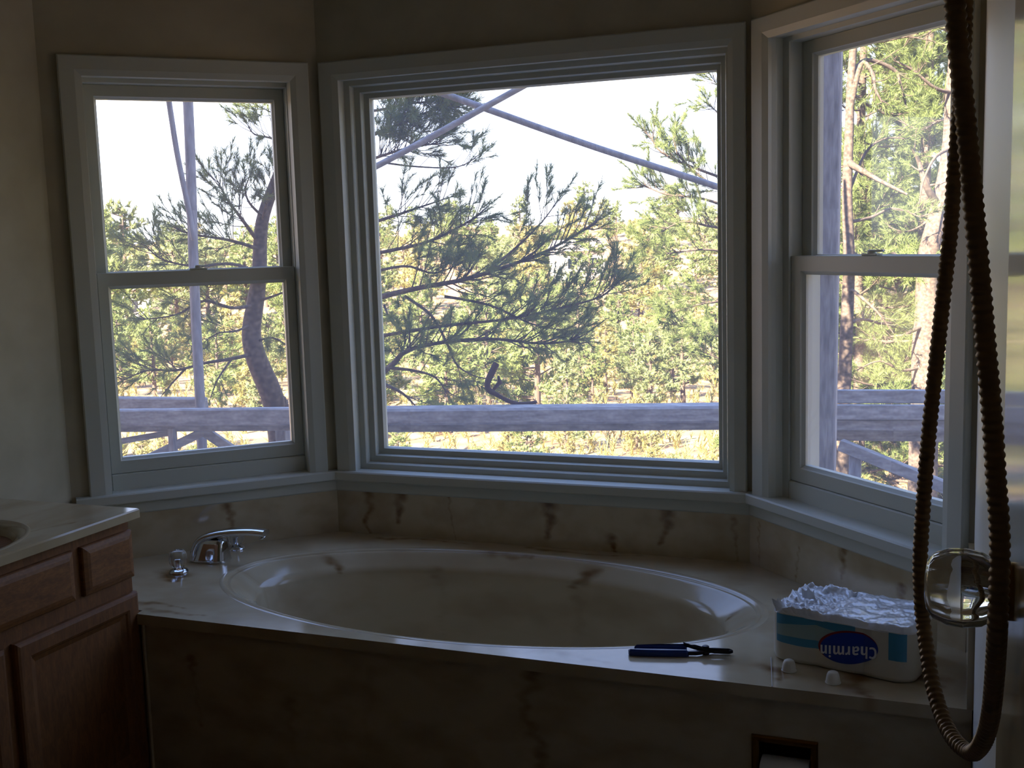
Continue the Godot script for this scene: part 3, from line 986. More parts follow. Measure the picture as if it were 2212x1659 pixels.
# ------------------------------------------------------------------ shower side
func build_shower() -> void:
	var p := B.new()
	p.box(Transform3D(Basis.IDENTITY, Vector3(1.923, 1.12, 3.43)), Vector3(0.008, 2.24, 2.34), 0.002)
	struct("wall_shower", p, M.shower_marble, "glossy cream marble shower wall panel behind the hose and knob", "wall")
	# the hanging hose: [px, py] along its middle line; the far strand first, the near one last
	var far := 2.31
	var near := 2.52
	var L := [[2086, -260], [2086, -60], [2085, 0], [2082, 100], [2076, 200], [2068, 300], [2060, 400], [2053, 500], [2042, 600], [2029, 720], [2010, 900], [1998, 1040], [1988, 1200], [1990, 1290], [1995, 1350]]
	var bot := [[2012, 1465], [2036, 1550], [2063, 1600], [2097, 1626], [2120, 1608], [2137, 1560], [2147, 1480]]
	var Rr := [[2155, 1350], [2160, 1200], [2158, 1120], [2152, 1040], [2143, 900], [2127, 720], [2117, 600], [2106, 480], [2099, 400], [2090, 300], [2080, 200], [2070, 100], [2062, 0], [2056, -60], [2052, -260]]
	var pts := []
	for q in L: pts.append(at_z(q[0], q[1], far))
	for i in bot.size(): pts.append(at_z(bot[i][0], bot[i][1], lerpf(far, near, (i + 1.0) / (bot.size() + 1.0))))
	for q in Rr: pts.append(at_z(q[0], q[1], near))
	var fine := smooth_path(pts, 40)
	# walk it at even steps; every ring of the spiral is one bulge
	var step := 0.00125
	var line := []
	var carry := 0.0
	for i in fine.size() - 1:
		var a: Vector3 = fine[i]
		var c: Vector3 = fine[i + 1]
		var l := a.distance_to(c)
		while carry < l:
			line.append(a.lerp(c, carry / l))
			carry += step
		carry -= l
	var rad := []
	for i in line.size():
		rad.append([0.0050, 0.0058, 0.0058, 0.0050][i % 4])
	var hs := thing("shower_hose", "dark ribbed metal shower hose hanging in a long loop by the window", "hose", line[line.size() / 2])
	var hb := B.new()
	var local := []
	for q in line: local.append(q - hs.position)
	hb.tube(local, rad, 10)
	part("hose", hb, M.hose_metal, hs)
	var e0: Vector3 = local[0]
	var e1: Vector3 = local[-1]
	var br := B.new()
	br.tube([e0 + Vector3(0, -0.01, 0), e0 + Vector3(0, 0.03, 0)], [0.009, 0.010], 14)
	br.tube([e1 + Vector3(0, -0.01, 0), e1 + Vector3(0, 0.03, 0)], [0.009, 0.010], 14)
	br.tube([e0 + Vector3(0, 0.03, -0.01), e1 + Vector3(0, 0.03, 0.01)], [0.011], 14)
	var mid := (e0 + e1) / 2 + Vector3(0, 0.03, 0)
	br.tube([mid, Vector3(1.9195 - hs.position.x, mid.y, mid.z)], [0.010, 0.016], 14)
	part("wall_bracket", br, M.chrome, hs)
	# clear knob on its brass collar, sticking out of the shower panel
	var kc := Vector3(1.919, 0.560 + UP, 2.46)
	var k := thing("shower_valve", "large clear acrylic shower valve knob on a dark brass collar", "valve", kc)
	var turn := Transform3D(Basis(Vector3.BACK, PI / 2), Vector3.ZERO)
	var co := B.new()
	co.lathe(turn, [[0.0175, 0.0], [0.0175, 0.003], [0.0155, 0.004], [0.0150, 0.0075], [0.0, 0.0075]], 24)
	part("collar", co, M.brass, k)
	var ke := thing_part_transform(turn, Vector3(-0.008, 0, 0))
	part("knob", knob_mesh(0.0242, 0.042, ke, 8), M.acrylic, k)

func thing_part_transform(t: Transform3D, at: Vector3) -> Transform3D:
	return Transform3D(t.basis, at)

# ------------------------------------------------------------------ paper pack
func build_pack() -> void:
	var e1 := Vector3(0.971, 0, 0.239)
	var e2 := Vector3(-0.239, 0, 0.971)
	var d := 0.104
	var front := Vector3(1.662, DECK, 0.779)
	var mid := front - e2 * d
	var pk := thing("toilet_paper_pack", "torn open plastic pack of toilet rolls with blue oval label", "toilet paper", mid)
	pk.basis = Basis(e1, Vector3.UP * 1.15, e2)
	# outline: a rounded rectangle with a notch between neighbouring rolls
	var hx := 1.5 * d
	var hz := 1.0 * d
	var notch := func(x: float, cells: float) -> float:
		var u := absf(sin(PI * x * cells))
		return 0.005 * pow(1.0 - u, 2.0)
	var out := []
	var rc := 0.036
	var side := func(a: Vector2, b: Vector2, nrm: Vector2, cells: float, n: int) -> void:
		var len := a.distance_to(b)
		for i in n:
			var t := float(i) / n
			var k := t
			# the straight part is shorter than the side by the corners: map t onto the cells of the whole side
			var whole: float = (t * len + rc) / (len + 2.0 * rc)
			var dep: float = notch.call(whole, cells) * smoothstep(0.0, 0.06, k) * smoothstep(0.0, 0.06, 1.0 - k)
			out.append(a.lerp(b, t) - nrm * dep)
	var arc := func(c: Vector2, a0: float) -> void:
		for i in 8:
			var a := a0 - PI / 2 * i / 8.0
			out.append(c + Vector2(cos(a), sin(a)) * rc)
	# front from left to right, then round clockwise seen from above with z towards the viewer
	side.call(Vector2(-hx + rc, hz), Vector2(hx - rc, hz), Vector2(0, 1), 3.0, 72)
	arc.call(Vector2(hx - rc, hz - rc), PI / 2)
	side.call(Vector2(hx, hz - rc), Vector2(hx, -hz + rc), Vector2(1, 0), 2.0, 40)
	arc.call(Vector2(hx - rc, -hz + rc), 0.0)
	side.call(Vector2(hx - rc, -hz), Vector2(-hx + rc, -hz), Vector2(0, -1), 3.0, 72)
	arc.call(Vector2(-hx + rc, -hz + rc), -PI / 2)
	side.call(Vector2(-hx, -hz + rc), Vector2(-hx, hz - rc), Vector2(-1, 0), 2.0, 40)
	arc.call(Vector2(-hx + rc, hz - rc), PI)
	var f := FastNoiseLite.new()
	f.seed = 88
	f.frequency = 18.0
	f.fractal_octaves = 4
	var H := 0.103
	var row_at := func(y: float, inset: float, crumple: float) -> Array:
		var row := []
		for i in out.size() + 1:
			var p: Vector2 = out[i % out.size()]
			var q: Vector2 = p * (1.0 - inset / p.length())
			row.append(Vector3(q.x, y + f.get_noise_2d(q.x, q.y) * crumple, q.y))
		return row
	var b := B.new()
	var rows := []
	for q in [[0.0, 0.012], [0.003, 0.003], [0.010, 0.0005], [0.03, 0.0], [0.06, 0.0], [0.085, 0.0], [0.094, 0.0012]]:
		rows.append(row_at.call(q[0], q[1], 0.0))
	b.patch(rows, [], true)
	part("rolls_wrap", b, M.pack_body, pk)
	# crumpled film over the top, open and raised at the left
	var tp := B.new()
	rows = []
	for j in 45:
		var r := []
		var z := lerpf(-1.0, 1.0, j / 44.0) * hz
		var over := maxf(absf(z) - (hz - rc), 0.0)
		var xe := hx - rc + sqrt(maxf(rc * rc - over * over, 0.0))
		for i in 65:
			var u := lerpf(-1.0, 1.0, i / 64.0)
			var x := u * xe
			var edge: float = minf(xe - absf(x), hz - absf(z))
			var left := smoothstep(0.03, -0.09, x)
			var y := lerpf(0.092, H, smoothstep(0.0, 0.012, edge))
			y += (f.get_noise_2d(x * 1.3, z * 1.3) * 0.008 + absf(f.get_noise_2d(x * 3.0 + 7.0, z * 3.0)) * 0.007) * smoothstep(0.0, 0.008, edge) * (0.35 + 0.9 * left)
			y += 0.004 * (absf(sin(PI * (x / d + 0.5))) - 0.5) * smoothstep(0.0, 0.03, edge) - 0.010 * left * smoothstep(0.012, 0.04, edge)
			r.append(Vector3(x, y, z))
		rows.append(r)
	tp.patch(rows, [], false, true)
	part("torn_film", tp, M.pack_film, pk).set_meta("label", "crumpled white plastic film torn open on top")
	# flaps of torn film
	for q in [[-0.145, 0.085, 0.5, 0.022], [-0.115, -0.03, 1.3, 0.018], [-0.02, -0.075, 2.2, 0.016]]:
		var fl := B.new()
		var fr := []
		for i in 6:
			var r := []
			for j in 8:
				var a: float = q[2] + (j - 3.5) * 0.22
				var len2: float = q[3] * i / 5.0 * (1.0 + 0.4 * f.get_noise_2d(j * 0.11, q[0] * 9.0))
				r.append(Vector3(q[0] + cos(a) * 0.02 - len2 * 0.5 * cos(q[2]), 0.096 + len2 + 0.004 * f.get_noise_2d(i * 0.09, j * 0.13), q[1] + sin(a) * 0.02))
			fr.append(r)
		fl.patch(fr)
		part("film_flap", fl, M.pack_film, pk)
	# printing: patches laid on the curved front, mapped by (x along the front, height)
	var on_front := func(x: float, y: float, lift: float) -> Vector3:
		var whole := clampf((x + hx) / (2.0 * hx), 0.0, 1.0)
		var z := hz - float(notch.call(whole, 3.0)) + lift
		if x < -hx + rc:
			var q := -hx + rc - x
			z = hz - rc + sqrt(maxf(rc * rc - q * q, 0.0)) + lift
			x -= lift * q / rc
		if x > hx - rc:
			var q := x - hx + rc
			z = hz - rc + sqrt(maxf(rc * rc - q * q, 0.0)) + lift
			x += lift * q / rc
		return Vector3(x, y, z)
	var band := func(x0: float, x1: float, lo: Callable, hi: Callable, lift: float) -> B:
		var m := B.new()
		var rr := []
		for j in 5:
			var r := []
			for i in 81:
				var x := lerpf(x0, x1, i / 80.0)
				r.append(on_front.call(x, lerpf(lo.call(x), hi.call(x), j / 4.0), lift))
			rr.append(r)
		m.patch(rr)
		return m
	part("print_band", band.call(-0.140, 0.035, func(x): return 0.040 + 0.004 * sin(x * 20.0), func(x): return 0.093, 0.0005), M.pack_teal, pk)
	part("print_field", band.call(-0.138, 0.02, func(x): return 0.052, func(x): return 0.082 - 0.1 * absf(x + 0.05), 0.0009), M.pack_pale_teal, pk)
	part("print_band", band.call(0.105, 0.1405, func(x): return 0.042, func(x): return 0.093, 0.0005), M.pack_teal, pk)
	var oc := Vector2(0.022, 0.050)
	var oval := func(rx: float, ry: float, lift: float, cx: float, cy: float) -> B:
		var m := B.new()
		var rr := []
		for j in 15:
			var r := []
			for i in 61:
				var a := TAU * i / 60.0
				r.append(on_front.call(oc.x + cx + rx * cos(a) * j / 14.0, oc.y + cy + (ry * sin(a) + 0.12 * rx * cos(a)) * j / 14.0, lift))
			rr.append(r)
		m.patch(rr, [], true)
		return m
	part("label_edge", oval.call(0.064, 0.031, 0.0014, -0.003, 0.002), M.pack_red, pk)
	var lab := part("label", oval.call(0.062, 0.030, 0.0019, 0.0, 0.0), M.pack_blue, pk)
	lab.set_meta("label", "dark blue oval label printed upside down")
	var put_text := func(word: String, size: float, place: Callable, m: Material, called: String) -> void:
		var tm := TextMesh.new()
		var fo := SystemFont.new()
		fo.font_names = PackedStringArray(["Droid Sans"])
		fo.font_weight = 700
		fo.font_italic = true
		tm.font = fo
		tm.text = word
		tm.font_size = 64
		tm.pixel_size = size / 64.0
		tm.depth = 0.0
		var ar := tm.get_mesh_arrays()
		var vs: PackedVector3Array = ar[Mesh.ARRAY_VERTEX]
		var ix = ar[Mesh.ARRAY_INDEX]
		var b2 := B.new()
		var order := []
		if ix == null or ix.size() == 0:
			order = range(vs.size())
		else:
			order = Array(ix)
		for i in range(0, order.size(), 3):
			var p0: Vector3 = place.call(vs[order[i]])
			var p1: Vector3 = place.call(vs[order[i + 1]])
			var p2: Vector3 = place.call(vs[order[i + 2]])
			b2.tri(p0, p2, p1)
		part(called, b2, m, pk)
	# the pack stands on its head, so its name reads upside down
	put_text.call("Charmin", 0.030, func(p: Vector3) -> Vector3: return on_front.call(oc.x - 0.001 - p.x, oc.y - 0.006 - p.y - 0.12 * p.x, 0.0026), M.pack_white, "lettering")
	for q in [[-0.060, 0.065, 0.1], [-0.095, 0.088, -0.1], [0.075, 0.040, 0.0]]:
		put_text.call("Charmin", 0.0095, func(p: Vector3) -> Vector3:
			var a: float = q[2]
			return Vector3(q[0] + p.x * cos(a) - p.y * sin(a), 0.1175 - (0.006 if q[0] < 0 else 0.0), q[1] - p.x * sin(a) - p.y * cos(a) * 1.2), M.pack_navy, "small_print")

# ------------------------------------------------------------------ small things
func build_small_things() -> void:
	# pliers with blue grips lying by the tub
	var a := Vector3(1.207, DECK, 0.803)
	var c := Vector3(1.432, DECK, 0.737)
	var p := thing("pliers", "slip-joint pliers with dark blue grips lying on the deck edge", "pliers", a)
	var ex := (c - a).normalized()
	p.basis = Basis(ex, Vector3.UP, ex.cross(Vector3.UP))
	# plan coordinates: x along the tool, z across it
	var P := func(l: Array) -> PackedVector2Array:
		var o := PackedVector2Array()
		for i in range(0, l.size(), 2):
			o.append(Vector2(l[i], l[i + 1]))
		return o
	var g1 := B.new()
	g1.prism(P.call([0.0, 0.006, 0.02, 0.004, 0.08, 0.006, 0.132, 0.010, 0.134, 0.019, 0.128, 0.022, 0.07, 0.021, 0.02, 0.018, 0.002, 0.015]), 0.001, 0.015, 0.004)
	part("grip", g1, M.grip_blue, p)
	var g2 := B.new()
	g2.prism(P.call([0.014, -0.014, 0.03, -0.012, 0.08, -0.012, 0.128, -0.012, 0.132, -0.018, 0.126, -0.026, 0.07, -0.026, 0.03, -0.022, 0.016, -0.019]), 0.001, 0.015, 0.004)
	part("grip", g2, M.grip_blue, p)
	var j1 := B.new()
	j1.prism(P.call([0.128, 0.012, 0.150, 0.008, 0.170, -0.004, 0.190, -0.010, 0.226, -0.004, 0.232, 0.004, 0.228, 0.008, 0.205, 0.003, 0.186, 0.004, 0.168, 0.014, 0.150, 0.020, 0.130, 0.020]), 0.004, 0.012, 0.002)
	part("jaw", j1, M.tool_steel, p)
	var j2 := B.new()
	j2.prism(P.call([0.126, -0.014, 0.150, -0.012, 0.172, 0.006, 0.190, 0.010, 0.224, 0.012, 0.231, 0.020, 0.222, 0.026, 0.190, 0.024, 0.168, 0.014, 0.146, -0.002, 0.126, -0.022]), 0.010, 0.018, 0.002)
	part("jaw", j2, M.tool_steel, p)
	var pv := B.new()
	pv.lathe(Transform3D(Basis.IDENTITY, Vector3(0.172, 0.002, 0.006)), [[0.008, 0.0], [0.008, 0.018], [0.006, 0.0195], [0.0, 0.0195]], 16)
	part("pivot_bolt", pv, M.tool_steel, p)
	# two white caps
	for q in [[Vector3(1.562, DECK, 0.800), "small white plastic cap by the left end of the toilet paper"], [Vector3(1.657, DECK, 0.840), "small white plastic cap in front of the blue label"]]:
		var k := thing("plastic_cap", q[1], "cap", q[0], "loose white caps")
		var m := B.new()
		m.lathe(Transform3D.IDENTITY, [[0.0135, 0.0], [0.0150, 0.001], [0.0148, 0.006], [0.0128, 0.017], [0.0105, 0.0225], [0.0070, 0.0248], [0.0, 0.0253]], 20)
		part("dome", m, M.cap_plastic, k)
		var l := B.new()
		l.lathe(Transform3D.IDENTITY, [[0.0150, 0.0], [0.0162, 0.0005], [0.0162, 0.002], [0.0150, 0.0025]], 20)
		part("lip", l, M.cap_plastic, k)
	# recessed paper holder in the apron
	var h := thing("paper_holder", "recessed brass toilet paper holder in the tub apron", "paper holder", Vector3(1.565, 0.354, 0.885))
	var f := Transform3D.IDENTITY
	part("frame", ring(f, [-0.068, 0.068, -0.083, 0.083], [-0.053, 0.053, -0.068, 0.068], [[0.0, 0.0002], [0.0, 0.004], [0.2, 0.008], [0.6, 0.007], [1.0, 0.003], [1.0, -0.004]]), M.brass, h)
	var rc := B.new()
	var x := 0.0545
	var y := 0.069
	var z := -0.075
	rc.quad(Vector3(-x, -y, z), Vector3(x, -y, z), Vector3(x, y, z), Vector3(-x, y, z))
	rc.quad(Vector3(-x, y, z), Vector3(x, y, z), Vector3(x, y, 0.002), Vector3(-x, y, 0.002))
	rc.quad(Vector3(-x, -y, 0.002), Vector3(x, -y, 0.002), Vector3(x, -y, z), Vector3(-x, -y, z))
	rc.quad(Vector3(-x, -y, 0.002), Vector3(-x, -y, z), Vector3(-x, y, z), Vector3(-x, y, 0.002))
	rc.quad(Vector3(x, -y, z), Vector3(x, -y, 0.002), Vector3(x, y, 0.002), Vector3(x, y, z))
	part("recess", rc, M.brass, h)
	var rd := B.new()
	rd.tube([Vector3(-0.054, -0.018, -0.012), Vector3(0.054, -0.018, -0.012)], [0.009], 12)
	part("roller", rd, M.brass, h)
	var r := thing("toilet_roll", "part-used toilet roll hanging in the brass holder", "toilet roll", Vector3(1.565, 0.336, 0.873))
	var tb := B.new()
	var turn := Transform3D(Basis(Vector3.BACK, PI / 2), Vector3.ZERO)
	tb.lathe(turn, [[0.020, -0.050], [0.0475, -0.050], [0.049, -0.048], [0.049, 0.048], [0.0475, 0.050], [0.020, 0.050], [0.020, -0.050]], 40)
	part("paper", tb, M.tissue, r)
	var sh := B.new()
	var rows := []
	for q in [[0.0, 0.0497], [-0.02, 0.0505], [-0.05, 0.052], [-0.085, 0.051]]:
		var row := []
		for i in 9:
			row.append(Vector3(-0.050 + 0.0125 * i, q[0], q[1] + 0.0006 * sin(i * 1.3 + q[0] * 60.0)))
		rows.append(row)
	sh.patch(rows, [], false, true)
	part("loose_sheet", sh, M.tissue, r)

# ------------------------------------------------------------------ outdoors
func ground(x: float, z: float) -> float:
	var d := -z
	var h := 0.0
	var K := [[0.0, -2.6], [8.0, -3.2], [25.0, -4.2], [60.0, -5.9], [100.0, -4.2], [150.0, -0.4], [210.0, 4.2], [320.0, 6.0]]
	for i in K.size() - 1:
		if d >= K[i][0] and d <= K[i + 1][0]:
			h = lerpf(K[i][1], K[i + 1][1], smoothstep(0.0, 1.0, (d - K[i][0]) / (K[i + 1][0] - K[i][0])))
	if d > 320.0: h = 6.0
	if d < 0.0: h = -2.6
	return h + 0.6 * sin(x * 0.11 + 1.0) * smoothstep(10.0, 60.0, d) * cos(z * 0.07) + 0.012 * maxf(x + 20.0, -60.0) * smoothstep(30.0, 150.0, d)

func tuft_mesh(count: int, length: float, spread: float, width: float, seed_: int) -> ArrayMesh:
	# needles round a twig that points along +y
	var rng := RandomNumberGenerator.new()
	rng.seed = seed_
	var b := B.new()
	for i in count:
		var y := rng.randf() * 0.62 * length
		var a := rng.randf() * TAU
		var out := rng.randf_range(0.35, 1.0) * spread
		var base := Vector3(0, y, 0)
		var tip := base + Vector3(cos(a) * out, length * rng.randf_range(0.28, 0.5), sin(a) * out)
		var s := Vector3(-sin(a), 0, cos(a)) * width * 0.5
		b.tri(base - s, base + s, tip)
	b.tube([Vector3.ZERO, Vector3(0, length * 0.7, 0)], [length * 0.018, length * 0.008], 4, false)
	return b.mesh()

func multi(called: String, m: Mesh, xs: Array, material: Material, parent: Node3D) -> MultiMeshInstance3D:
	var mm := MultiMesh.new()
	mm.transform_format = MultiMesh.TRANSFORM_3D
	mm.mesh = m
	mm.instance_count = xs.size()
	for i in xs.size():
		mm.set_instance_transform(i, xs[i])
	var o := MultiMeshInstance3D.new()
	o.name = called
	o.multimesh = mm
	o.material_override = material
	o.set_meta("kind", "stuff")
	parent.add_child(o, true)
	return o

func aim(dir: Vector3, spin: float, size: float, at: Vector3) -> Transform3D:
	var y := dir.normalized()
	var x := y.cross(Vector3.BACK if absf(y.z) < 0.9 else Vector3.RIGHT).normalized()
	var bs := Basis(x, y, x.cross(y)) * Basis(Vector3.UP, spin)
	return Transform3D(bs.scaled_local(Vector3.ONE * size), at)

func grow(wood: B, tufts: Array, pts: Array, r0: float, rng: RandomNumberGenerator, twig_len: float, density: float, bare := 0.25, size := 1.0) -> void:
	# a bough along pts with side twigs and tufts on them
	var path := smooth_path(pts, 5)
	var rad := []
	for i in path.size(): rad.append(lerpf(r0, r0 * 0.25, float(i) / (path.size() - 1)))
	wood.tube(path, rad, 6)
	var total := 0.0
	for i in path.size() - 1: total += (path[i] as Vector3).distance_to(path[i + 1])
	var n := int(total * density)
	for i in n:
		var t := lerpf(bare, 1.0, rng.randf())
		var f := t * (path.size() - 1)
		var k := mini(int(f), path.size() - 2)
		var p: Vector3 = (path[k] as Vector3).lerp(path[k + 1], f - k)
		var d: Vector3 = (path[k + 1] - path[k]).normalized()
		var side := Vector3(rng.randfn(), rng.randfn() * 0.7 + 0.35, rng.randfn())
		side = (side - d * side.dot(d)).normalized()
		var dir := (d * rng.randf_range(0.5, 1.1) + side * rng.randf_range(0.5, 1.0) + Vector3.UP * 0.15).normalized()
		var len := twig_len * rng.randf_range(0.35, 1.0) * (1.1 - 0.5 * t)
		var q := p + dir * len + Vector3.UP * len * 0.12
		wood.tube([p, p.lerp(q, 0.5) + Vector3.DOWN * len * 0.05, q], [r0 * 0.22, r0 * 0.16, r0 * 0.1], 4, false)
		var m := 1 + int(len / 0.09)
		for j in m:
			var u := 1.0 - j * 0.28
			if u < 0.25: break
			var td := (dir + Vector3(rng.randfn(), rng.randfn() + 0.4, rng.randfn()) * 0.32).normalized()
			tufts.append(aim(td, rng.randf() * TAU, size * rng.randf_range(0.75, 1.25), p.lerp(q, u)))
	tufts.append(aim((path[-1] - path[-2]), 0.0, size * 1.2, path[-1]))

func build_outdoors() -> void:
	var rng := RandomNumberGenerator.new()
	rng.seed = 4711
	# hillside
	var g := B.new()
	var rows := []
	for i in 91:
		var z := 9.0 - 330.0 * pow(i / 90.0, 1.7)
		var row := []
		for k in 81:
			var x := lerpf(-190.0, 90.0, k / 80.0) * (0.25 + 0.75 * pow(i / 90.0, 0.8)) + lerpf(1.0, 0.0, i / 90.0)
			row.append(Vector3(x, ground(x, z), z))
		rows.append(row)
	g.patch(rows)
	struct("ground", g, M.dry_ground, "dry grass hillside with patches of red soil beyond the balcony", "ground")
	build_balcony()
	build_near_pine(rng)
	# pines across the valley: five grown trees, then copies
	var clump := tuft_mesh(9, 0.9, 0.55, 0.16, 5)
	var protos := []
	var spots := []
	for i in 5:
		var t := thing("distant_pine", "sunlit pine or juniper among the trees on the far hillside", "tree", Vector3.ZERO, "trees on the far hillside")
		var r2 := RandomNumberGenerator.new()
		r2.seed = 300 + i
		var wood := B.new()
		var tf := []
		var H := 8.0
		wood.tube([Vector3(0, -0.6, 0), Vector3(0.1, H * 0.4, 0.05), Vector3(0, H * 0.96, 0)], [0.22, 0.15, 0.03], 7)
		part("trunk", wood, M.bark, t)
		var limb := B.new()
		var nb := 46
		for k in nb:
			var u := lerpf(0.14 if i % 2 == 0 else 0.05, 0.97, (k + r2.randf()) / nb)
			var shape: float = [pow(1.0 - u, 0.7), sqrt(maxf(0.0, 1.0 - pow(u * 1.6 - 0.62, 2.0))), pow(1.0 - u, 0.5) * (0.75 + 0.25 * sin(u * 17.0)), (1.0 - u) * 0.9 + 0.12, sqrt(maxf(0.02, 1.0 - pow(u * 1.9 - 0.85, 2.0)))][i]
			var len := 2.1 * shape * r2.randf_range(0.6, 1.1) + 0.2
			var a := r2.randf() * TAU
			var p := Vector3(0, u * H, 0)
			var q := p + Vector3(cos(a) * len, len * r2.randf_range(-0.1, 0.4), sin(a) * len)
			limb.tube([p, q], [0.045, 0.015], 4, false)
			var m := 4 + int(len * 7.0)
			for j in m:
				var s := r2.randf_range(0.3, 1.05)
				var at := p.lerp(q, s) + Vector3(r2.randfn(), r2.randfn() * 0.6, r2.randfn()) * 0.16 * (1.0 + len * 0.3)
				tf.append(aim(Vector3(cos(a) + r2.randfn() * 0.5, 0.7 + r2.randfn() * 0.3, sin(a) + r2.randfn() * 0.5), r2.randf() * TAU, r2.randf_range(0.4, 0.8), at))
		part("branches", limb, M.bark, t)
		multi("foliage", clump, tf, [M.pine_needles, M.pine_needles, M.juniper_leaves, M.scrub_leaves, M.juniper_leaves][i], t)
		protos.append(t)
	for q in [[1247, 605, 150.0], [300, 692, 105.0]]:
		var hp := at_ground(q[0], q[1], q[2])
		for k in 5:
			spots.append(Vector2(hp.x, hp.z) + [Vector2(0, 0), Vector2(4, 0), Vector2(-4, 0), Vector2(0, 4), Vector2(0, -4)][k])
	var first := [true, true, true, true, true]
	var put := func(kind: int, az: float, dist: float, height: float) -> void:
		var pos := Vector3.ZERO
		for tries in 12:
			pos = cam_xf.origin + Vector3(-sin(az), 0, -cos(az)) * dist
			var free := true
			for p: Vector2 in spots:
				if p.distance_to(Vector2(pos.x, pos.z)) < (5.2 if height > 7.4 else minf(3.8, height * 0.8)): free = false
			if free: break
			dist += 2.1
		spots.append(Vector2(pos.x, pos.z))
		pos.y = ground(pos.x, pos.z)
		var s := height / 8.0
		var turn := rng.randf() * TAU
		var t: Node3D = protos[kind]
		if first[kind]:
			first[kind] = false
			t.transform = Transform3D(Basis(Vector3.UP, turn).scaled(Vector3.ONE * s), pos)
		else:
			t = copy(protos[kind], pos, turn, s)
		var look: String = ["conical green pine", "full-bodied green pine", "tiered grey-green juniper", "pale yellowish scrubby tree", "rounded grey-green juniper"][kind]
		if height < 2.0: look = "low yellowish shrub" if kind == 3 else "low dark green shrub"
		var side := az < -0.11
		var zone := "in the added unseen wood past the hose-side window" if side else "just below the balcony" if height < 2.0 else "on the far slope across the valley" if dist > 80.0 else "in the valley below the balcony"
		t.set_meta("label", look + " " + zone)
		t.set_meta("group", look + "s " + zone)
	# az: angle to the left of straight ahead (-z)
	for i in 110:
		var az := lerpf(-0.06, 0.80, (i + rng.randf()) / 110.0)
		var dist := rng.randf_range(85.0, 190.0)
		put.call(rng.randi() % 5, az, dist, rng.randf_range(5.0, 9.0))
	for i in 60:
		var az := lerpf(-0.05, 0.80, (i + rng.randf()) / 60.0)
		var dist := rng.randf_range(30.0, 75.0)
		put.call(rng.randi() % 5, az, dist, rng.randf_range(2.6, 5.2))
	for i in 80:
		put.call([3, 1, 4, 2][i % 4], lerpf(-0.06, 0.82, (i + rng.randf()) / 80.0), rng.randf_range(32.0, 85.0), rng.randf_range(2.1, 3.2))
	for i in 46:
		put.call(3 if i % 3 else 1, lerpf(-0.08, 0.85, (i + rng.randf()) / 46.0), rng.randf_range(13.0, 30.0), rng.randf_range(0.9, 1.7))
	# unseen hose-side trees, added to continue the wood and dim the left wall
	for i in 16:
		put.call([0, 1, 4][i % 3], lerpf(-1.45, -0.12, (i + rng.randf()) / 16.0), rng.randf_range(16.0, 40.0), rng.randf_range(7.5, 11.0))
	var tufts := []
	for i in 9000:
		var az := rng.randf_range(-0.5, 0.95)
		var dist := 10.0 + 85.0 * pow(rng.randf(), 1.6)
		var p := cam_xf.origin + Vector3(-sin(az), 0, -cos(az)) * dist
		p.y = ground(p.x, p.z) - 0.03
		tufts.append(aim(Vector3(rng.randfn() * 0.2, 1, rng.randfn() * 0.2), rng.randf() * TAU, rng.randf_range(0.6, 1.5), p))
	var gm := multi("dry_grass", tuft_mesh(16, 0.55, 0.30, 0.035, 9), tufts, M.scrub_leaves, self)
	gm.set_meta("label", "dry yellow grass covering the slope below the balcony")
	gm.set_meta("category", "grass")
	for q in [[0.72, 46.0, 10.0, 0], [0.70, 60.0, 11.0, 2], [0.66, 75.0, 9.0, 4]]:
		put.call(q[3], q[0], q[1], q[2])
	build_mid_pines(rng)
	# two pale houses among the trees
	for q in [[1247, 585, 150.0, 5.2, 0.3, "small pale house among trees on the far hillside"], [300, 672, 105.0, 7.0, -0.4, "low pale-roofed house low in the valley seen past the poles"]]:
		var base := at_ground(q[0], q[1] + 20, q[2])
		var h := thing("distant_house", q[5], "house", base)
		h.rotation.y = q[4] + 0.4
		var w: float = q[3]
		var wl := B.new()
		wl.box(Transform3D(Basis.IDENTITY, Vector3(0, 0.2, 0)), Vector3(w, 3.4, w * 0.7))
		part("wall", wl, M.pale_siding, h)
		var rf := B.new()
		var a := Vector3(-w * 0.55, 1.85, w * 0.42)
		var c := Vector3(w * 0.55, 1.85, w * 0.42)
		var d := Vector3(w * 0.55, 3.1, 0)
		var e := Vector3(-w * 0.55, 3.1, 0)
		var m := Vector3(1, 1, -1)
		rf.quad(a, c, d, e)
		rf.quad(c * m, a * m, e, d)
		rf.tri(a, e, a * m)
		rf.tri(c, c * m, d)
		rf.quad(a, a * m, c * m, c)
		part("roof", rf, M.pale_roof, h)
		for x in [-0.25, 0.22]:
			var wi := B.new()
			wi.box(Transform3D(Basis.IDENTITY, Vector3(w * x, 0.5, w * 0.35 + 0.02)), Vector3(1.0, 1.1, 0.08), 0.02)
			part("window", wi, M.house_glass, h)

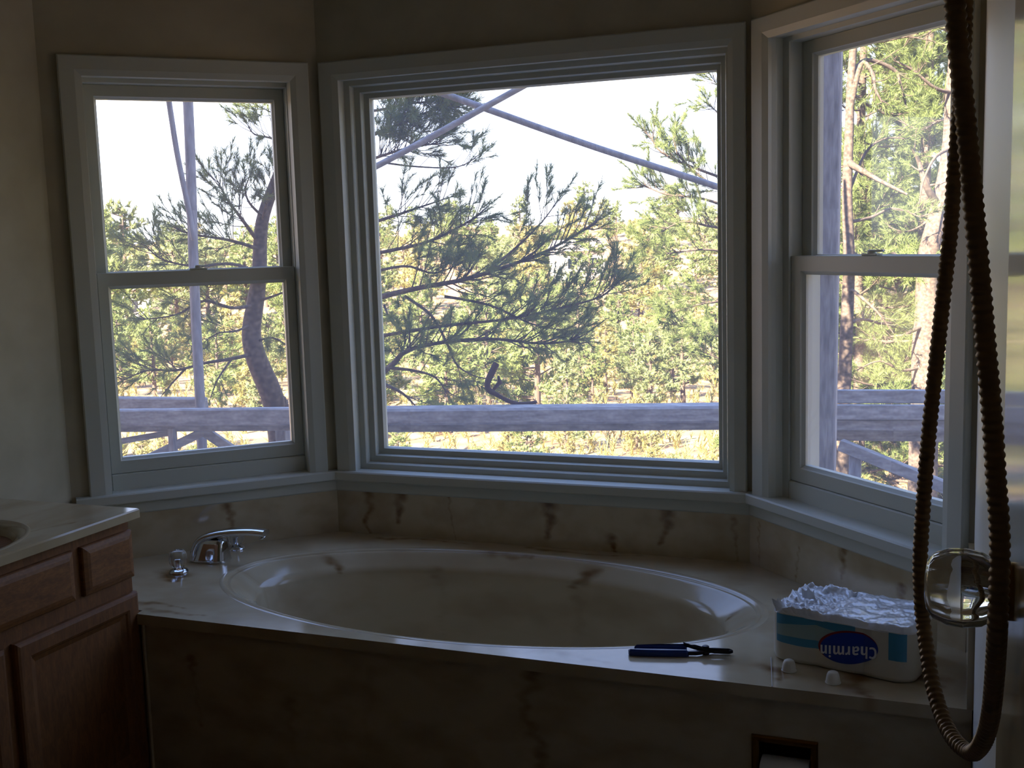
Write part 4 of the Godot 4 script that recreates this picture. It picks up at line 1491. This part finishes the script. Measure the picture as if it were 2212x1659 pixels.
func build_balcony() -> void:
	var Y := 0.65
	# timber rails; the ends are taken where they cross the panes, and each runs on past the frames
	var ext := func(a: Vector3, b: Vector3, t0: float, t1: float) -> Array:
		return [a.lerp(b, t0), a.lerp(b, t1)]
	var rail := thing("balcony_rail", "weathered grey wooden balcony rail across the picture window", "railing", at_y(1200, 905, Y))
	var o := rail.position
	var e: Array = ext.call(at_y(833, 880, Y), at_y(1550, 873, Y), -0.12, 1.13)
	var dy := Vector3(0, -0.042, 0)
	part("top_rail", shifted(bar(e[0] + dy, e[1] + dy, 0.14, 0.084, 0.012), -o), M.weathered_wood, rail)
	part("under_rail", shifted(bar(e[0] + Vector3(0, -0.104, 0.01), e[1] + Vector3(0, -0.104, 0.01), 0.04, 0.042, 0.004), -o), M.weathered_wood, rail)
	for t in [0.03, 0.97]:
		var p: Vector3 = (e[0] as Vector3).lerp(e[1], t)
		part("post", shifted(bar(Vector3(p.x, -0.24, p.z - 0.06), Vector3(p.x, Y - 0.01, p.z - 0.06), 0.09, 0.09, 0.006), -o), M.weathered_upright, rail)
	var left := thing("balcony_rail", "weathered grey wooden rail corner with braces outside the vanity-side window", "railing", at_y(440, 885, Y))
	o = left.position
	e = ext.call(at_y(265, 884, Y), at_y(625, 880, Y), -0.3, 1.15)
	part("top_rail", shifted(bar(e[0] + Vector3(0, -0.045, 0), e[1] + Vector3(0, -0.045, 0), 0.06, 0.09, 0.008), -o), M.weathered_wood, left)
	part("under_rail", shifted(bar(e[0] + Vector3(0, -0.108, -0.03), e[1] + Vector3(0, -0.108, -0.03), 0.04, 0.035, 0.004), -o), M.weathered_wood, left)
	var u0 := at_y(225, 857, Y + 0.02)
	var u1 := at_y(443, 859, Y + 0.02)
	part("side_rail", shifted(bar(u0 + Vector3(0, -0.045, 0), u1 + Vector3(0, -0.045, 0), 0.07, 0.09, 0.008), -o), M.weathered_wood, left)
	var dd := (at_y(440, 885, Y) - cam_xf.origin).dot(-cam_xf.basis.z)
	var P := func(px: float, py: float, k := 0.05) -> Vector3: return at_d(px, py, dd + k)
	part("post", shifted(bar(P.call(372, 925, 0.1), P.call(382, 1120, 0.1), 0.036, 0.036), -o), M.weathered_upright, left)
	part("brace", shifted(bar(P.call(215, 961, 0.15), P.call(366, 935, 0.15), 0.03, 0.03), -o), M.weathered_wood, left)
	part("brace", shifted(bar(P.call(300, 1000, 0.12), P.call(445, 930, 0.12), 0.04, 0.045), -o), M.weathered_wood, left)
	part("brace", shifted(bar(P.call(440, 930, 0.12), P.call(520, 985, 0.12), 0.04, 0.05), -o), M.weathered_wood, left)
	part("post", shifted(bar(P.call(610, 915, 0.1), P.call(622, 1120, 0.1), 0.06, 0.06), -o), M.weathered_upright, left)
	var right := thing("balcony_rail", "wide weathered rail boards outside the window by the hose", "railing", at_y(1930, 845, Y))
	o = right.position
	e = ext.call(at_y(1815, 842, Y), at_y(2045, 842, Y), -0.6, 2.2)
	var nx: Vector3 = (e[1] - e[0]).cross(Vector3.UP).normalized()
	if nx.z < 0: nx = -nx
	for q in [[0.035, 0.07, 0.0], [0.112, 0.078, 0.035], [0.183, 0.056, 0.015], [0.245, 0.06, -0.03]]:
		var sh: Vector3 = Vector3(0, -q[0], 0) + nx * q[2]
		part("rail_board", shifted(bar(e[0] + sh, e[1] + sh, 0.04, q[1], 0.004), -o), M.weathered_wood, right)
	var dr := (at_y(1930, 845, Y) - cam_xf.origin).dot(-cam_xf.basis.z)
	part("brace", shifted(bar(at_d(1815, 960, dr + 0.1), at_d(2060, 1060, dr - 0.2), 0.05, 0.06), -o), M.weathered_wood, right)
	part("post", shifted(bar(at_d(1848, 965, dr + 0.08), at_d(1845, 1130, dr + 0.08), 0.06, 0.06), -o), M.weathered_upright, right)
	# standing post outside the window by the hose
	var pp := thing("porch_post", "blue-grey painted porch post outside the window by the hose", "post", at_d(1790, 900, 4.6))
	o = pp.position
	part("post", shifted(bar(at_d(1797, 40, 4.6), at_d(1778, 1180, 4.6), 0.085, 0.085, 0.006), -o), M.weathered_upright, pp)
	# leaning poles
	var poles := [
		["slim pole leaning from upper right to lower left across the picture window", [700, 420, 5.7], [1230, 133, 5.5], 0.032],
		["slim pole sloping down to the right across the picture window", [880, 178, 5.6], [1680, 450, 5.8], 0.034],
		["upright grey pole outside the vanity-side window", [401, 120, 6.15], [440, 1080, 6.15], 0.055],
		["thin pole leaning on the upright pole outside the vanity-side window", [346, 120, 6.0], [418, 520, 6.1], 0.030]]
	for q in poles:
		var a := at_d(q[1][0], q[1][1], q[1][2])
		var c := at_d(q[2][0], q[2][1], q[2][2])
		var b := B.new()
		var path := []
		for i in 13:
			var t := i / 12.0
			path.append(a.lerp(c, t) - a + Vector3(sin(t * 9.0), cos(t * 7.0), 0) * 0.004)
		b.tube(path, [q[3] / 2], 9)
		var pole := thing("wooden_pole", q[0], "pole", a)
		part("shaft", b, M.weathered_upright if c.y < a.y - 0.5 else M.weathered_wood, pole)
	# the bent bracket standing on the rail
	var hk := thing("bent_bracket", "small rusty bent metal bracket hooked on the balcony rail", "bracket", at_y(1110, 872, Y))
	o = hk.position
	var dk := (o - cam_xf.origin).dot(-cam_xf.basis.z)
	var hp := []
	for q in [[1160, 868], [1125, 873], [1098, 866], [1072, 852], [1056, 842], [1053, 828], [1062, 806], [1073, 784]]:
		hp.append(at_d(q[0], q[1], dk) - o)
	var hb := B.new()
	hb.tube(smooth_path(hp, 4), [0.008, 0.009, 0.010, 0.011, 0.012, 0.012, 0.012, 0.012, 0.012, 0.012, 0.011, 0.012, 0.013, 0.014, 0.015, 0.016, 0.016, 0.016, 0.016, 0.017, 0.017, 0.018, 0.018, 0.019, 0.019, 0.019, 0.019, 0.019, 0.016], 6)
	part("arm", hb, M.rusty_metal, hk)
	var hb2 := B.new()
	hb2.tube([at_d(1066, 842, dk) - o, at_d(1080, 826, dk) - o, at_d(1076, 812, dk) - o], [0.008, 0.014, 0.006], 6)
	part("prong", hb2, M.rusty_metal, hk)
	# floor of the balcony
	var fl := thing("balcony_floor", "weathered plank floor of the balcony under the rail", "deck", Vector3(0.6, -0.24, -1.3))
	for i in 22:
		var b := B.new()
		b.box(Transform3D(Basis.IDENTITY, Vector3(0, -0.02, -1.5 + i * 0.145)), Vector3(7.0, 0.036, 0.137), 0.003)
		part("plank", b, M.weathered_wood, fl)

func shifted(b: B, by: Vector3) -> B:
	for i in b.v.size():
		b.v[i] += by
	return b

func build_near_pine(rng: RandomNumberGenerator) -> void:
	# one pine close to the balcony; its boughs reach across the picture window
	var base := at_d(610, 900, 7.2)
	var root := Vector3(base.x, ground(base.x, base.z), base.z)
	var t := thing("near_pine", "pine close to the balcony with dark boughs crossing the windows", "tree", root)
	var Q := func(q: Array) -> Vector3: return at_d(q[0], q[1], q[2]) - root
	var trunk := B.new()
	var tp := [Vector3(0.3, -0.3, 0.1)]
	for q in [[612, 990, 7.2], [592, 870, 7.1], [556, 780, 7.0], [543, 720, 7.0], [552, 650, 7.0], [560, 590, 7.0], [566, 480, 7.0], [600, 380, 7.0], [650, 250, 7.0], [700, 80, 6.9]]:
		tp.append(Q.call(q))
	var path := smooth_path(tp, 5)
	var rr := []
	for i in path.size(): rr.append(lerpf(0.085, 0.02, float(i) / path.size()))
	trunk.tube(path, rr, 9)
	part("trunk", trunk, M.bark, t)
	var wood := B.new()
	var tf := []
	var boughs := [
		# across the picture window
		[[[640, 690, 6.8], [820, 642, 6.4], [905, 622, 6.2], [1000, 604, 6.1], [1110, 570, 6.0], [1205, 530, 6.0], [1290, 478, 6.0]], 0.020, 12.0, 0.30],
		[[[620, 880, 7.0], [760, 850, 6.6], [845, 790, 6.4], [872, 762, 6.3], [930, 744, 6.2], [1050, 732, 6.1], [1170, 742, 6.1], [1240, 735, 6.1]], 0.020, 12.0, 0.35],
		[[[840, 795, 6.4], [890, 800, 6.3], [940, 815, 6.2], [965, 850, 6.2]], 0.011, 10.0, 0.3],
		[[[830, 830, 6.5], [870, 850, 6.4], [900, 880, 6.4]], 0.012, 10.0, 0.3],
		[[[875, 640, 6.3], [930, 680, 6.2], [960, 730, 6.2], [985, 785, 6.1], [1020, 810, 6.1], [1060, 820, 6.1]], 0.009, 5.0, 0.3],
		[[[800, 730, 6.5], [950, 705, 6.2], [1090, 690, 6.1], [1200, 668, 6.0], [1300, 640, 6.0], [1335, 605, 6.0]], 0.012, 15.0, 0.35],
		[[[960, 640, 6.1], [1060, 660, 6.1], [1150, 700, 6.1], [1230, 715, 6.1]], 0.009, 16.0, 0.2],
		[[[740, 560, 6.6], [850, 540, 6.3], [930, 520, 6.2], [1010, 480, 6.1], [1055, 445, 6.1]], 0.013, 14.0, 0.2],
		[[[740, 500, 6.6], [840, 470, 6.3], [900, 450, 6.2], [960, 430, 6.2]], 0.012, 13.0, 0.3],
		[[[760, 600, 6.5], [870, 575, 6.2], [940, 590, 6.1], [1010, 560, 6.1]], 0.010, 11.0, 0.3],
		[[[1050, 590, 6.0], [1120, 530, 6.0], [1170, 480, 6.0], [1200, 440, 6.0]], 0.009, 14.0, 0.2],
		[[[690, 330, 6.8], [780, 300, 6.4], [860, 270, 6.2], [930, 240, 6.1], [985, 225, 6.1]], 0.015, 30.0, 0.35],
		[[[700, 380, 6.8], [800, 345, 6.4], [880, 320, 6.2], [950, 310, 6.1]], 0.012, 27.0, 0.4],
		[[[700, 240, 6.8], [800, 240, 6.4], [880, 225, 6.2], [960, 215, 6.1]], 0.012, 26.0, 0.4],
		[[[820, 350, 6.3], [900, 360, 6.2], [990, 360, 6.1], [1040, 330, 6.1]], 0.007, 7.0, 0.3],
		[[[830, 660, 6.4], [850, 700, 6.3], [900, 730, 6.3]], 0.008, 12.0, 0.2],
		# towards the vanity-side window
		[[[556, 520, 7.0], [520, 470, 6.8], [490, 430, 6.7], [470, 390, 6.7]], 0.014, 24.0, 0.2],
		[[[566, 540, 7.0], [500, 520, 6.8], [440, 510, 6.7], [390, 500, 6.7]], 0.013, 24.0, 0.2],
		[[[566, 480, 7.0], [580, 430, 6.8], [600, 390, 6.7]], 0.012, 22.0, 0.2],
		[[[570, 470, 7.0], [540, 440, 6.8], [530, 410, 6.7], [540, 380, 6.7]], 0.010, 20.0, 0.2],
		[[[560, 590, 7.0], [500, 570, 6.8], [420, 575, 6.7], [350, 560, 6.7], [315, 530, 6.7]], 0.012, 12.0, 0.45],
		[[[552, 660, 7.0], [500, 665, 6.8], [440, 650, 6.7], [380, 680, 6.7], [310, 690, 6.7]], 0.013, 12.0, 0.3],
		[[[545, 765, 7.0], [500, 775, 6.8], [440, 785, 6.7], [380, 800, 6.7], [320, 800, 6.7], [270, 820, 6.7]], 0.013, 12.0, 0.5],
		[[[500, 776, 6.8], [470, 820, 6.7], [455, 860, 6.7]], 0.008, 4.0, 0.3],
		[[[400, 797, 6.7], [370, 830, 6.7], [345, 860, 6.7]], 0.008, 5.0, 0.3],
		[[[545, 700, 7.0], [510, 715, 6.8], [470, 720, 6.7], [440, 740, 6.7]], 0.009, 12.0, 0.3],
		[[[556, 650, 7.0], [590, 640, 6.9], [640, 620, 6.8]], 0.012, 10.0, 0.2],
		[[[550, 740, 7.0], [590, 730, 6.9], [640, 760, 6.8]], 0.010, 6.0, 0.2],
		[[[620, 320, 7.0], [590, 300, 6.8], [550, 290, 6.7], [535, 270, 6.7]], 0.009, 14.0, 0.2],
		[[[640, 270, 7.0], [600, 250, 6.8], [570, 235, 6.7]], 0.009, 12.0, 0.2]]
	for q in boughs:
		var pts := []
		for p in q[0]: pts.append(Q.call(p))
		grow(wood, tf, pts, q[1], rng, 0.30, q[2] * 2.1, q[3], 0.9)
	part("boughs", wood, M.bark, t)
	multi("needles", tuft_mesh(44, 0.11, 0.062, 0.0036, 2), tf, M.pine_needles, t)
	# a second young pine at the far side of the picture window
	base = at_d(1640, 700, 9.0)
	root = Vector3(base.x, ground(base.x, base.z), base.z)
	var t2 := thing("near_pine", "young pine at the hose side of the picture window", "tree", root)
	var R := func(q: Array) -> Vector3: return at_d(q[0], q[1], q[2]) - root
	var tr := B.new()
	tr.tube(smooth_path([Vector3(0, -0.3, 0), R.call([1650, 900, 9.0]), R.call([1630, 600, 9.0]), R.call([1600, 300, 9.0]), R.call([1580, 40, 9.0])], 5), [0.09, 0.085, 0.08, 0.075, 0.07, 0.06, 0.055, 0.05, 0.045, 0.04, 0.035, 0.03, 0.03, 0.03, 0.03, 0.025, 0.025, 0.02, 0.02, 0.02, 0.015], 8)
	part("trunk", tr, M.bark, t2)
	wood = B.new()
	tf = []
	for q in [
		[[[1615, 420, 9.0], [1540, 400, 8.7], [1470, 340, 8.6], [1455, 300, 8.6]], 0.015, 14.0, 0.2],
		[[[1610, 400, 9.0], [1520, 370, 8.7], [1430, 330, 8.6], [1405, 290, 8.6]], 0.014, 13.0, 0.3],
		[[[1610, 460, 9.0], [1520, 430, 8.7], [1440, 420, 8.6], [1390, 400, 8.6]], 0.014, 15.0, 0.3],
		[[[1620, 500, 9.0], [1540, 490, 8.7], [1470, 480, 8.6], [1400, 520, 8.6]], 0.014, 14.0, 0.3],
		[[[1620, 560, 9.0], [1540, 540, 8.7], [1460, 545, 8.6], [1400, 560, 8.6]], 0.012, 10.0, 0.3],
		[[[1630, 640, 9.0], [1560, 650, 8.7], [1500, 660, 8.6], [1440, 680, 8.6]], 0.012, 10.0, 0.3],
		[[[1640, 720, 9.0], [1570, 730, 8.7], [1500, 710, 8.6], [1450, 700, 8.6]], 0.012, 14.0, 0.3],
		[[[1640, 790, 9.0], [1570, 780, 8.7], [1520, 760, 8.6]], 0.012, 12.0, 0.3],
		[[[1600, 280, 9.0], [1560, 250, 8.7], [1535, 230, 8.6]], 0.010, 12.0, 0.3],
		[[[1600, 180, 9.0], [1560, 190, 8.7], [1540, 170, 8.6]], 0.010, 12.0, 0.3]]:
		var pts := []
		for p in q[0]: pts.append(R.call(p))
		grow(wood, tf, pts, q[1], rng, 0.34, q[2] * 2.1, q[3], 0.9)
	part("boughs", wood, M.bark, t2)
	multi("needles", tuft_mesh(44, 0.13, 0.070, 0.0048, 3), tf, M.pine_needles, t2)

func gnarled_pine(label: String, base_px: Array, trunk_px: Array, r0: float, limbs: Array, rng: RandomNumberGenerator, tm: Mesh) -> void:
	var p := at_d(base_px[0], base_px[1], base_px[2])
	var root := Vector3(p.x, ground(p.x, p.z), p.z)
	var t := thing("gnarled_pine", label, "tree", root)
	var depth: float = base_px[2]
	var Q := func(q: Array) -> Vector3: return at_d(q[0], q[1], depth + (q[2] if q.size() > 2 else 0.0)) - root
	var tp := [Vector3(0, -0.3, 0)]
	for q in trunk_px: tp.append(Q.call(q))
	var path := smooth_path(tp, 5)
	var rr := []
	for i in path.size(): rr.append(lerpf(r0, r0 * 0.35, float(i) / path.size()))
	var tr := B.new()
	tr.tube(path, rr, 10)
	part("trunk", tr, M.bark, t)
	var wood := B.new()
	var tf := []
	for q in limbs:
		var pts := []
		for k in q[0]: pts.append(Q.call(k))
		grow(wood, tf, pts, q[1], rng, 0.40, q[2], 0.3, 0.9)
	part("limbs", wood, M.bark, t)
	multi("needles", tm, tf, M.pine_needles, t)

func build_mid_pines(rng: RandomNumberGenerator) -> void:
	var fine := tuft_mesh(30, 0.13, 0.075, 0.006, 8)
	gnarled_pine("pine with a slim pale sunlit trunk close beside the porch post", [1818, 950, 10.5], [[1818, 950], [1824, 820], [1830, 680], [1834, 560], [1830, 420], [1834, 300], [1838, 180], [1846, 60], [1850, -80]], 0.075, [
		[[[1832, 350], [1850, 362, -0.1], [1900, 390, -0.2], [1960, 420, -0.3]], 0.040, 2.0],
		[[[1834, 250], [1860, 140, -0.1], [1885, 160, -0.2], [1890, 190, -0.3], [1905, 220, -0.3]], 0.030, 8.0],
		[[[1838, 170], [1870, 130, 0.2], [1930, 150, 0.3], [1945, 180, 0.3], [1960, 240, 0.3]], 0.028, 10.0],
		[[[1834, 480], [1880, 470, 0.2], [1930, 450, 0.3], [1990, 470, 0.3]], 0.020, 12.0],
		[[[1832, 620], [1870, 650, -0.2], [1900, 680, -0.3], [1930, 720, -0.3]], 0.018, 10.0],
		[[[1830, 700], [1865, 690, 0.2], [1910, 700, 0.3], [1960, 690, 0.3]], 0.020, 14.0],
		[[[1834, 540], [1870, 560, 0.2], [1930, 570, 0.3], [1980, 600, 0.3]], 0.018, 13.0],
		[[[1838, 200], [1880, 230, 0.3], [1930, 250, 0.4], [1980, 230, 0.4]], 0.018, 13.0],
		[[[1845, 80], [1900, 90, 0.3], [1960, 80, 0.3], [2020, 90, 0.3]], 0.018, 14.0],
		[[[1832, 420], [1870, 330, 0.3], [1910, 300, 0.3], [1960, 300, 0.3]], 0.018, 12.0]], rng, fine)
	gnarled_pine("thick-trunked leaning pine behind the hanging hose", [1995, 950, 12.5], [[1995, 950], [1998, 860], [1996, 760], [2003, 660], [2004, 560], [2030, 450], [2052, 330], [2060, 180], [2075, 20], [2080, -120]], 0.17, [
		[[[2000, 600], [1950, 560, -0.2], [1910, 540, -0.3], [1890, 545, -0.3]], 0.024, 4.0],
		[[[2030, 450], [2000, 400, -0.2], [1985, 350, -0.2], [1970, 320, -0.3]], 0.050, 3.0],
		[[[2055, 320], [2020, 340, -0.4], [1995, 390, -0.5], [1985, 440, -0.5]], 0.022, 3.0],
		[[[2003, 700], [1960, 720, -0.2], [1920, 740, -0.3], [1880, 730, -0.3]], 0.025, 13.0],
		[[[1998, 790], [1950, 800, -0.2], [1900, 780, -0.3], [1850, 800, -0.3]], 0.022, 12.0],
		[[[2060, 200], [2020, 190, -0.2], [1970, 150, -0.3], [1930, 130, -0.3]], 0.024, 13.0],
		[[[2070, 80], [2030, 60, -0.2], [1980, 80, -0.3], [1920, 50, -0.3]], 0.024, 14.0],
		[[[2040, 400], [2010, 470, 0.2], [1960, 500, 0.2], [1920, 490, 0.2]], 0.020, 13.0],
		[[[2058, 260], [2030, 260, 0.3], [1990, 280, 0.3], [1940, 260, 0.3]], 0.020, 14.0]], rng, fine)
	# tall pines beyond the window by the hose, their trunks and limbs in view
	var tm := tuft_mesh(30, 0.15, 0.085, 0.0075, 7)
	var specs := [
		["pine with forked sunlit limbs between the post and the hose", [1935, 620, 20.0], 14.0, 0.10, 13],
		["tall pine standing far behind the hose, past the window's edge", [2120, 620, 24.0], 15.0, 0.12, 14],
		["bushy pine two trees back, just past the slim pale trunk", [1862, 620, 17.5], 14.0, 0.10, 16],
		["dense pine on the slope between the slim trunk and the thick trunk", [1905, 620, 31.0], 18.0, 0.13, 17],
		["dense pine right behind the leaning thick trunk", [1985, 620, 17.0], 14.5, 0.11, 18],
		["dark full pine at the outer jamb beyond the hose", [2050, 620, 20.0], 15.0, 0.12, 19],
		["bushy pine filling the gap at the porch post", [1760, 620, 27.0], 15.0, 0.10, 15]]
	for s in specs:
		var p := at_d(s[1][0], s[1][1], s[1][2])
		var root := Vector3(p.x, ground(p.x, p.z), p.z)
		var r := RandomNumberGenerator.new()
		r.seed = s[4]
		var t := thing("tall_pine", s[0], "tree", root)
		var H: float = s[2]
		var tr := B.new()
		var path := []
		var rad := []
		for i in 16:
			var u := i / 15.0
			path.append(Vector3(0.18 * sin(u * 5.0 + s[4]) * u, -0.3 + u * (H + 0.3), 0.15 * cos(u * 4.0 + s[4]) * u))
			rad.append(lerpf(s[3], 0.02, u))
		tr.tube(path, rad, 9)
		part("trunk", tr, M.bark, t)
		var wood := B.new()
		var tf := []
		var nb := 76
		for k in nb:
			var u := lerpf(0.06, 0.97, (k + r.randf()) / nb)
			var f := u * 15.0
			var i := mini(int(f), 14)
			var b0: Vector3 = (path[i] as Vector3).lerp(path[i + 1], f - i)
			var a := r.randf() * TAU
			var len := (1.9 * (1.0 - u * 0.65) + 0.3) * r.randf_range(0.55, 1.1)
			var d := Vector3(cos(a), r.randf_range(-0.05, 0.55), sin(a)).normalized()
			var pts := [b0, b0 + d * len * 0.4 + Vector3(0, -0.05, 0) * len, b0 + d * len * 0.75, b0 + d * len + Vector3(0, 0.12, 0) * len]
			grow(wood, tf, pts, s[3] * 0.22 * (1.2 - u), r, 0.46, 24.0, 0.2, 1.15)
		part("boughs", wood, M.bark, t)
		multi("needles", tm, tf, M.pine_needles, t)
